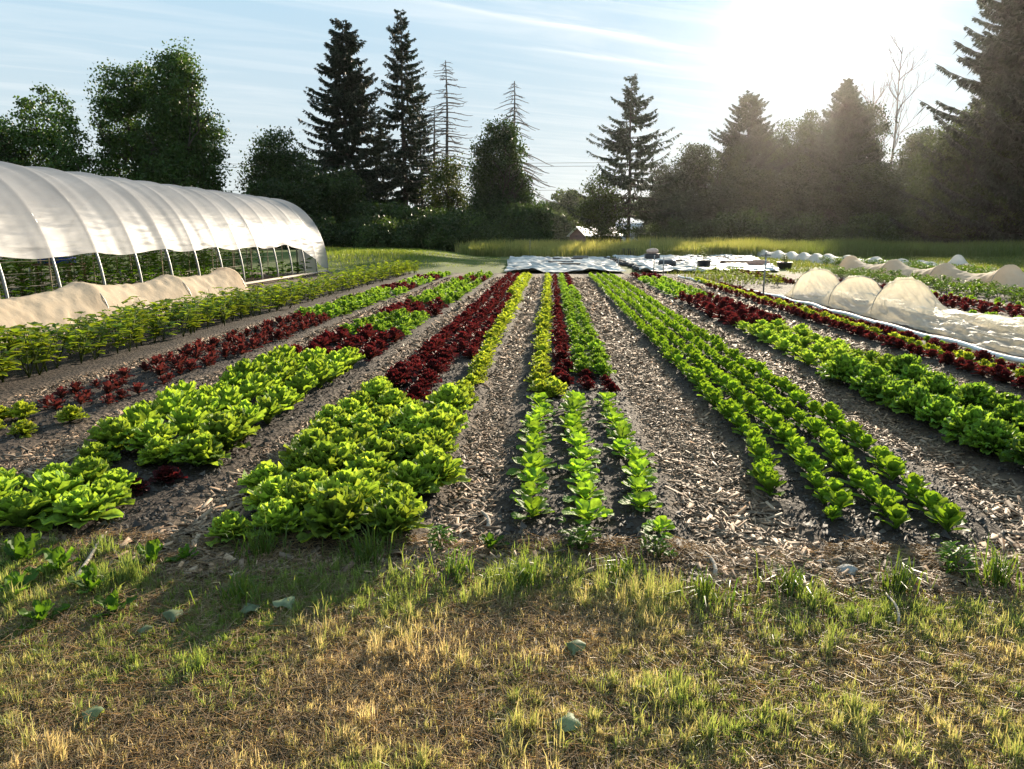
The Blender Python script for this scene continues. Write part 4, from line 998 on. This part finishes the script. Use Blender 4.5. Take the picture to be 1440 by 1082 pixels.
# ------------------------------------------------------------------ trees
def spruce(H, Rr, z0, dens=1.0, droop=.35, col=(.022, .034, .020), gap=.55, lpow=.8, shag=.55):
    tr, cr = G(), G()
    tz = np.linspace(0, H * .985, 14); tube(tr, np.stack([.08 * np.sin(tz * .3), .06 * np.cos(tz * .4), tz], 1), np.maximum(.30 * H / 25 * (1 - tz / H) ** .8, .02), 8, (.06, .05, .042))
    A, B, RA, P, DD, LL, WWd = [], [], [], [], [], [], []
    z = z0
    while z < H - .15:
        f = (z - z0) / (H - z0); ln0 = Rr * (1 - f) ** lpow + .12
        nb = int(round((5 + 2 * (1 - f)) * min(1, dens + .1)))
        for k in range(nb):
            a = rng.uniform(0, TAU); ln = ln0 * rng.uniform(.5, 1.2); zz = z + rng.normal(0, .3)
            up = .25 * f - droop * (1 - f) * rng.uniform(.7, 1.3)
            m_ = 9; s = np.linspace(0, 1, m_)
            rr = ln * s; hz = zz + ln * (up * s + .28 * (1 - f * .4) * s ** 3)
            pts = np.stack([rr * math.cos(a), rr * math.sin(a), hz], 1)
            A.append(pts[:-1]); B.append(pts[1:]); RA.append(np.linspace(.012 + .012 * ln, .01, m_)[:-1])
            nt_ = int(ln / .13 * dens * 2) + 4
            q = rng.random(nt_) ** .75; q = .1 + .9 * q
            base = np.stack([np.interp(q, s, pts[:, i]) for i in range(3)], 1)
            side = rng.choice([-1, 1], nt_); ang = a + side * rng.uniform(.3, 1.1, nt_)
            l2 = shag * (1.25 - q) * rng.uniform(.5, 1.2, nt_) * min(1, .4 + ln / 3) + .16
            d = np.stack([np.cos(ang), np.sin(ang), -rng.uniform(.05, .9, nt_) * (1 - f * .6)], 1)
            P.append(base); DD.append(d); LL.append(l2); WWd.append(l2 * rng.uniform(.26, .46, nt_))
            # brush of needles along the branch itself
            P.append(pts[:-1]); DD.append(pts[1:] - pts[:-1]); LL.append(np.full(m_ - 1, ln / (m_ - 1) * 1.6)); WWd.append(np.full(m_ - 1, .15))
        z += gap * rng.uniform(.7, 1.3) * (1 - .45 * f)
    sticks(tr, np.concatenate(A), np.concatenate(B), np.concatenate(RA), np.concatenate(RA) * .8, (.05, .042, .035))
    P = np.concatenate(P); DD = np.concatenate(DD); n = len(P)
    nrm = rng.normal(0, 1, (n, 3)); nrm[:, 2] = np.abs(nrm[:, 2]) + .4
    kites(cr, P, DD, nrm, np.concatenate(LL), np.concatenate(WWd), np.array(col)[None] * rng.uniform(.6, 1.5, (n, 1)))
    # second thinner set hanging under the twigs
    k = rng.random(n) < .6
    d2 = DD[k] * .4 + np.array([[0, 0, -.6]]) * np.linalg.norm(DD[k], axis=1)[:, None]
    kites(cr, P[k] + DD[k] * .3 * np.concatenate(LL)[k][:, None], d2, rng.normal(0, 1, (k.sum(), 3)), np.concatenate(LL)[k] * .7, np.concatenate(WWd)[k] * .8, np.array(col)[None] * rng.uniform(.5, 1.3, (k.sum(), 1)))
    return tr, cr

def dead_spruce(H, Rr, z0, gap=.5, lpow=.6, sag=.5):
    tr, br = G(), G()
    tz = np.linspace(0, H, 14); tube(tr, np.stack([.06 * np.sin(tz * .5), 0 * tz, tz], 1), np.maximum(.26 * (1 - tz / H) ** .6, .05), 7, (.12, .10, .085))
    A, B, RA = [], [], []; z = z0
    while z < H:
        f = (z - z0) / (H - z0); nb = rng.integers(3, 7)
        for k in range(nb):
            a = rng.uniform(0, TAU); ln = (Rr * (1 - f) ** lpow + .25) * rng.uniform(.45, 1.1)
            s = np.linspace(0, 1, 8); hz = z + ln * (.12 * s - sag * s ** 2 + (.3 * s ** 4))
            wob = .04 * ln * np.sin(s * 6 + a * 3)
            pts = np.stack([ln * s * math.cos(a) - wob * math.sin(a), ln * s * math.sin(a) + wob * math.cos(a), hz], 1)
            r_ = np.linspace(.030 + .014 * ln, .022, 8)
            A.append(pts[:-1]); B.append(pts[1:]); RA.append(r_[:-1])
            m_ = int(ln * 3)
            if m_:
                q = rng.uniform(.25, 1, m_); bs = np.stack([np.interp(q, s, pts[:, i]) for i in range(3)], 1)
                an = a + rng.choice([-1, 1], m_) * rng.uniform(.4, 1.1, m_); l2 = rng.uniform(.15, .7, m_) * (1.2 - q)
                A.append(bs); B.append(bs + np.stack([np.cos(an) * l2, np.sin(an) * l2, -rng.uniform(0, .7, m_) * l2], 1)); RA.append(np.full(m_, .018))
        z += gap * rng.uniform(.6, 1.4)
    sticks(br, np.concatenate(A), np.concatenate(B), np.concatenate(RA), np.concatenate(RA) * .8, (.15, .13, .115))
    return tr, br

def grow(tr, p, d, ln, r, depth, tips, spread=.6, up=.25, bark=(.06, .05, .04)):
    n = 5; P = [p]; dd = d
    for i in range(n):
        dd = dd + rng.normal(0, .10, 3) + np.array([0, 0, up * .12]); dd /= np.linalg.norm(dd); P.append(P[-1] + dd * ln / n)
    P = np.array(P); tube(tr, P, np.linspace(r, r * .6, n + 1), 5 if depth < 2 else 7, bark)
    if depth == 0: tips.append(P[-1]); tips.append(P[-3]); return
    k = rng.integers(2, 4)
    for i in range(k):
        e = dd + rng.normal(0, spread, 3); e[2] = abs(e[2]) * .6 + up; e /= np.linalg.norm(e)
        grow(tr, P[-1] if i < 2 else P[3], e, ln * rng.uniform(.62, .85), r * .58, depth - 1, tips, spread, up, bark)

def decid(H, Wd, lobes, ncl=420, per=60,  lf=.22, clump=.55, col=(.05, .09, .022), trunk=.25, hole=.0, zlow=.15, limbs=True):
    """lobes: (dx, z centre, rx, rz) as fractions of width and height"""
    tr, cr = G(), G(); tips = []
    if limbs:
        grow(tr, np.array([0, 0, 0.0]), np.array([0, 0, 1.0]), H * .28, trunk, 0, [], .1, 1)
        for i in range(4): grow(tr, np.array([0, 0, H * (.2 + .05 * i)]), np.array([rng.normal(0, .5), rng.normal(0, .5), 1.0]), H * .17, trunk * .6, 3, tips, .45, .4)
    P = []
    vols = np.array([l[2] ** 2 * l[3] for l in lobes]) ** .67; vols /= vols.sum()
    for l, v in zip(lobes, vols):
        n = max(8, int(ncl * 1.35 * v)); d = rng.normal(0, 1, (n, 3)); d /= np.linalg.norm(d, axis=1)[:, None]
        rad = rng.uniform(.45, 1.0, n) ** .5 * (1 + .22 * (vnoise(d[:, 0] * 3 + 9, d[:, 2] * 3 + d[:, 1] * 2 + 9, int(l[0] * 100) + 300) - .5) * 2)
        dy = rng.uniform(-.25, .25)
        P.append(np.stack([l[0] * Wd + d[:, 0] * rad * l[2] * Wd, dy * Wd * .6 + d[:, 1] * rad * l[2] * Wd, l[1] * H + d[:, 2] * rad * l[3] * H], 1))
    P = np.concatenate(P); P = P[P[:, 2] > zlow * H * rng.uniform(.5, 1.2, len(P))]
    n = len(P); cs = clump * rng.uniform(.5, 1.4, n)
    cnt = (per * rng.uniform(.5, 1.4, n)).astype(int)
    C_ = np.repeat(P, cnt, 0); S_ = np.repeat(cs, cnt)[:, None]; N_ = len(C_)
    Q = C_ + np.clip(rng.normal(0, 1, (N_, 3)), -1.7, 1.7) * S_ * np.array([[1, 1, .62]])
    d = rng.normal(0, 1, (N_, 3)); d[:, 2] -= .3
    tone = np.repeat(rng.uniform(.65, 1.35, n), cnt)[:, None] * rng.uniform(.75, 1.25, (N_, 1))
    l_ = lf * rng.uniform(.6, 1.3, N_)
    kites(cr, Q, d, rng.normal(0, 1, (N_, 3)), l_ * 1.1, l_ * .85, np.array(col)[None] * tone)
    # twigs into the clumps
    if limbs and tips:
        tp = np.array(tips); near = P[rng.choice(n, min(n, 160), False)]
        src = tp[np.argmin(((near[:, None] - tp[None]) ** 2).sum(-1), 1)]
        sticks(tr, src, near, .03, .012, (.05, .042, .035))
    return tr, cr

def bare(H, spread=.45):
    tr = G(); tips = []
    z = np.linspace(0, H, 12); tube(tr, np.stack([.15 * np.sin(z * .35), 0 * z, z], 1), np.linspace(.34, .07, 12), 7, (.2, .17, .15))
    for i in range(13):
        h = H * rng.uniform(.45, .97); a = rng.uniform(0, TAU)
        grow(tr, np.array([.15 * math.sin(h * .35), 0, h]), np.array([math.cos(a) * spread, math.sin(a) * spread, .75]), H * .13 * (1.25 - h / H) + .8, .11, 3, tips, .4, .45, (.2, .17, .15))
    return tr

def plant_tree(name, label, x, y, parts, rz=0, sc_=1, group=None, mats=(M_bark, M_needle), names=('trunk', 'crown'), cat='tree', meshes=None):
    t = thing(name, label, cat, (x, y, 0), rz, group); t.scale = (sc_, sc_, sc_) if not isinstance(sc_, tuple) else sc_
    out_ = []
    for i, nm in enumerate(names):
        me = meshes[i] if meshes else parts[i].mesh(nm, mats[i], i == 0)
        link(nm, me, t); out_.append(me)
    return out_
DM = (M_bark, M_crown)
def T_sp(label, pxx, top, Y, wpx, z0f, **k):
    H = zt(top, Y); plant_tree('spruce_tree', label, atv(pxx, (top + 332) / 2, Y), Y, spruce(H, wpx / F * Y / 2 * 1.22, H * z0f, **k), cat='spruce')
def T_de(label, pxx, top, Y, wpx, lobes, group=None, **k):
    H = zt(top, Y); plant_tree('deciduous_tree', label, atv(pxx, (top + 332) / 2, Y), Y, decid(H, wpx / F * Y, lobes, **k), mats=DM, group=group)

# left group
T_de('wide open-crowned tree behind the near end of the greenhouse', 66, 104, 70, 122, [(0, .8, .28, .17), (-.3, .68, .2, .13), (.3, .62, .22, .16), (-.05, .6, .3, .14), (.38, .45, .2, .15), (-.4, .45, .2, .15), (0, .4, .4, .14)], ncl=250, per=50, lf=.24, clump=.5, zlow=.25)
T_de('dark tree cut by the left edge behind the greenhouse', -22, 150, 68, 80, [(0, .7, .4, .28), (.1, .4, .5, .25)], ncl=330)
T_de('rounded dense maple joined to a taller one', 186, 74, 73, 98, [(-.12, .82, .24, .14), (.15, .86, .2, .12), (-.28, .66, .24, .16), (.2, .62, .34, .22), (-.1, .42, .42, .22), (.2, .25, .4, .2)], ncl=520, per=62, lf=.22)
T_de('tallest dense maple behind the greenhouse ridge', 252, 46, 72, 104, [(0, .88, .16, .1), (-.12, .78, .22, .13), (.14, .72, .24, .16), (-.1, .55, .34, .2), (.2, .48, .3, .2), (0, .3, .45, .22), (.32, .22, .2, .14)], ncl=620, per=62, lf=.22)
T_de('round dark tree left of the great spruce', 393, 178, 80, 92, [(0, .78, .3, .2), (-.2, .6, .3, .24), (.2, .55, .34, .26), (0, .3, .5, .26)], ncl=420, col=(.035, .06, .018))
T_sp('great dense dark spruce left of the narrow spruce', 487, 25, 88, 130, .12, dens=1.05, gap=.5, lpow=.62, shag=.85)
T_sp('tall narrow open spruce, highest of the group', 567, 14, 90, 84, .16, dens=.95, droop=.4, lpow=.55, gap=.6, shag=.6)
T_sp('smaller spruce filling between the two tall spruces', 530, 150, 93, 74, .15, dens=.8, lpow=.6)
T_sp('thin spruce just right of the tall narrow one', 592, 125, 94, 46, .18, dens=.7, lpow=.45, shag=.4)
H = zt(84, 88); plant_tree('dead_spruce', 'bare dead spruce right of the tall spruces', atv(629, 210, 88), 88, dead_spruce(H, 3.9, 7, .42, .45), mats=(M_dead, M_dead), names=('trunk', 'branches'), cat='dead tree')
H = zt(150, 91); plant_tree('dead_spruce', 'smaller bare spruce behind the bigger dead spruce', atv(611, 210, 91), 91, dead_spruce(H, 3.2, 6, .5, .5), mats=(M_dead, M_dead), names=('trunk', 'branches'), cat='dead tree')
H = zt(114, 84); plant_tree('dead_spruce', 'bare dead spruce with drooping branches behind the conical tree', atv(723, 210, 84), 84, dead_spruce(H, 5.6, 6.0, .38, .7, .7), mats=(M_dead, M_dead), names=('trunk', 'branches'), cat='dead tree')
T_de('thin yellowish tree at the foot of the dead spruce', 630, 212, 86, 60, [(0, .8, .3, .16), (-.1, .6, .4, .2), (.1, .4, .5, .2)], ncl=150, per=45, lf=.2, col=(.07, .09, .02))
T_de('dense conical dark tree left of the drooping dead spruce', 702, 168, 80, 92, [(0, .88, .2, .1), (.02, .74, .3, .15), (-.08, .56, .36, .18), (.1, .45, .4, .18), (0, .25, .5, .2)], ncl=520, per=60, col=(.035, .06, .02))
for lab, u, top, Y, wd in (('dark bushy tree under the great spruce', 458, 235, 79, 90), ('dark bushy tree below the gap of the spruces', 525, 285, 78, 90), ('dark bushy tree below the thin spruce', 585, 295, 77, 80), ('dark bushy tree under the dead spruce', 655, 300, 76, 80), ('dark bushy tree at the right end of the left group', 738, 290, 75, 55), ('low dark shrubby tree behind the far greenhouse end', 400, 255, 76, 100)):
    T_de(lab, u, top, Y, wd, [(-.15, .72, .36, .26), (.2, .66, .36, .28), (0, .35, .55, .34)], group='bushy trees under the spruces', ncl=330, per=58, lf=.25, col=(.03, .05, .016), zlow=.02, limbs=False)
for lab, u, top, Y, wd in (('faded distant tree left in the gap', 772, 282, 230, 40), ('faded distant tree in the middle of the gap', 800, 266, 240, 50), ('faded distant tree right in the gap', 835, 278, 235, 55), ('low faded distant tree beside the barn', 785, 300, 200, 45), ('low faded distant tree behind the lone spruce', 905, 285, 215, 70)):
    T_de(lab, u, top, Y, wd, [(-.1, .7, .4, .28), (.15, .6, .4, .3), (0, .35, .5, .34)], group='distant trees in the gap', ncl=220, per=40, lf=.6, clump=.9, col=(.06, .085, .03), zlow=.02, limbs=False)
# lone spruce and companions
T_sp('lone tapering spruce standing before the gap', 886, 104, 92, 146, .22, dens=.85, droop=.22, lpow=.85, gap=.75, shag=.65, col=(.038, .05, .026))
T_de('slim leafy tree leaning against the lone spruce', 848, 240, 90, 60, [(0, .75, .35, .22), (-.1, .5, .45, .22), (.1, .3, .5, .2)], ncl=190, per=40, col=(.05, .07, .02))
# right wood
RW = [(942, 232, 148, 80), (985, 205, 153, 90), (1025, 205, 145, 85), (1095, 172, 156, 90), (1138, 158, 161, 70), (1215, 150, 157, 80), (1290, 188, 148, 90), (1335, 178, 139, 95), (1005, 262, 137, 95), (1075, 240, 137, 100), (1150, 235, 137, 100), (1225, 232, 136, 100), (1300, 240, 135, 100), (1375, 235, 132, 100), (1440, 240, 129, 100), (935, 285, 135, 70), (1480, 200, 131, 110)]
RL = ['low rounded tree at the left end of the right wood', 'tree between the low rounded one and the feathery spruce', 'broad tree at the left foot of the feathery spruce', 'tree right of the feathery spruce under the sun', 'pointed leafy tree left of the dark spruce below the sun', 'thin-topped tree left of the bare tree', 'low tree right of the bare tree', 'tree left of the huge right spruce', 'front tree below the left trees of the right wood', 'front tree below the feathery spruce', 'front tree directly below the sun', 'front tree below the bare tree', 'front tree between bare tree and huge spruce', 'front tree below the huge right spruce', 'front tree cut by the right edge', 'lowest bush-like tree beside the lone spruce', 'tree beyond the right edge behind the huge spruce']
protoD = []
for k in range(4):
    H, Wd = 18.0, 10.0
    lb = [[(0, .86, .2, .11), (-.15, .7, .3, .18), (.18, .62, .32, .2), (0, .42, .46, .24), (.1, .2, .5, .2)], [(-.1, .8, .28, .16), (.2, .74, .24, .16), (0, .5, .45, .26), (-.1, .22, .5, .22)], [(.05, .9, .14, .1), (-.05, .76, .24, .14), (.1, .58, .34, .2), (-.1, .38, .44, .22), (0, .18, .5, .18)], [(-.22, .72, .28, .2), (.22, .78, .26, .18), (0, .55, .44, .26), (0, .24, .52, .24)]][k]
    a_, b_ = decid(H, Wd, lb, ncl=520, per=55, lf=.27, clump=.62, col=(.032, .042, .018), zlow=.01)
    protoD.append((a_.mesh('trunk', M_bark, True), b_.mesh('crown', M_crown)))
for i, ((u, top, Y, wd), lab) in enumerate(zip(RW, RL)):
    H = zt(top, Y); s_ = H / 17.6
    plant_tree('deciduous_tree', lab, atv(u, (top + 332) / 2, Y), Y, None, rng.uniform(0, TAU), (wd / F * Y / 10, wd / F * Y / 10, s_), 'trees of the right wood', meshes=protoD[i % 4])
T_sp('feathery spruce at the left of the right wood', 1050, 132, 150, 140, .1, dens=1.1, droop=.25, gap=.55, lpow=.7, shag=1.0, col=(.035, .04, .022))
T_sp('dark pointed spruce directly below the sun', 1183, 116, 152, 128, .08, dens=1.2, gap=.45, lpow=.75, shag=1.1, col=(.03, .036, .02))
plant_tree('bare_tree', 'tall bare leafless tree rising out of the right wood', atv(1256, 210, 158), 158, [bare(zt(72, 158))], mats=(M_dead,), names=('trunk',), cat='dead tree')
plant_tree('bare_tree', 'smaller bare leafless tree left of the tall one', atv(1222, 210, 160), 160, [bare(zt(118, 160), .7)], mats=(M_dead,), names=('trunk',), cat='dead tree')
T_sp('huge dark spruce at the right edge', 1478, -150, 76, 250, .06, dens=1.6, gap=.36, lpow=.6, shag=1.1, droop=.15, col=(.03, .036, .022))
T_sp('second dark spruce just left of the huge right spruce', 1400, 70, 84, 120, .06, dens=1.3, gap=.42, lpow=.6, shag=1.0, droop=.2, col=(.03, .036, .022))
T_de('big broad tree merging with the huge right spruce', 1360, 150, 78, 140, [(.1, .82, .3, .16), (-.2, .66, .26, .14), (.2, .6, .36, .2), (-.1, .46, .36, .16), (0, .28, .5, .2)], ncl=520, per=58, col=(.04, .055, .02))
# bushes along the foot of the wood
pb = []
for k in range(3):
    _a, b_ = decid(3.2, 5.0, [(-.2, .55, .34, .42), (.2, .5, .36, .4), (0, .35, .5, .35)], ncl=110, per=60, lf=.2, clump=.4, col=(.04, .062, .02), zlow=0, limbs=False)
    pb.append(b_.mesh('shrub', M_crown))
for i in range(17):
    u = 925 + 34 * i; Y = 92 - 10 * i / 17 + 3 * math.sin(i * 2.1)
    tag(link('shrub', pb[i % 3], None, (at(u, Y), Y, 0), rng.uniform(0, TAU), float(rng.uniform(.8, 1.5))), 'leafy shrub at the foot of the right wood, %s from the lone spruce' % ordinal(i + 1), 'shrub', 'shrubs along the foot of the right wood')
for i in range(10):
    u = 445 + 33 * i; Y = 71 + 2 * math.sin(i * 1.7)
    tag(link('shrub', pb[i % 3], None, (at(u, Y), Y, 0), rng.uniform(0, TAU), float(rng.uniform(.7, 1.2))), 'dark shrub at the foot of the left trees, %s from the greenhouse' % ordinal(i + 1), 'shrub', 'shrubs along the foot of the left trees')

# ------------------------------------------------------------------ air
g = G(); box(g, (0, 250, 16), (800, 700, 34.5)); m, N, L, out = nodes('haze')
pv = N('VolumePrincipled', i_Density=.000042, i_Anisotropy=.84); pv.inputs['Color'].default_value = (1.0, .96, .92, 1)  # added air volume; its glow stands in for lens glare near the sun
L(pv.outputs[0], out.inputs['Volume'])
tag(link('haze', g.mesh('haze', m)), 'thin warm haze added to glow around the low evening sun', 'haze', kind='stuff')
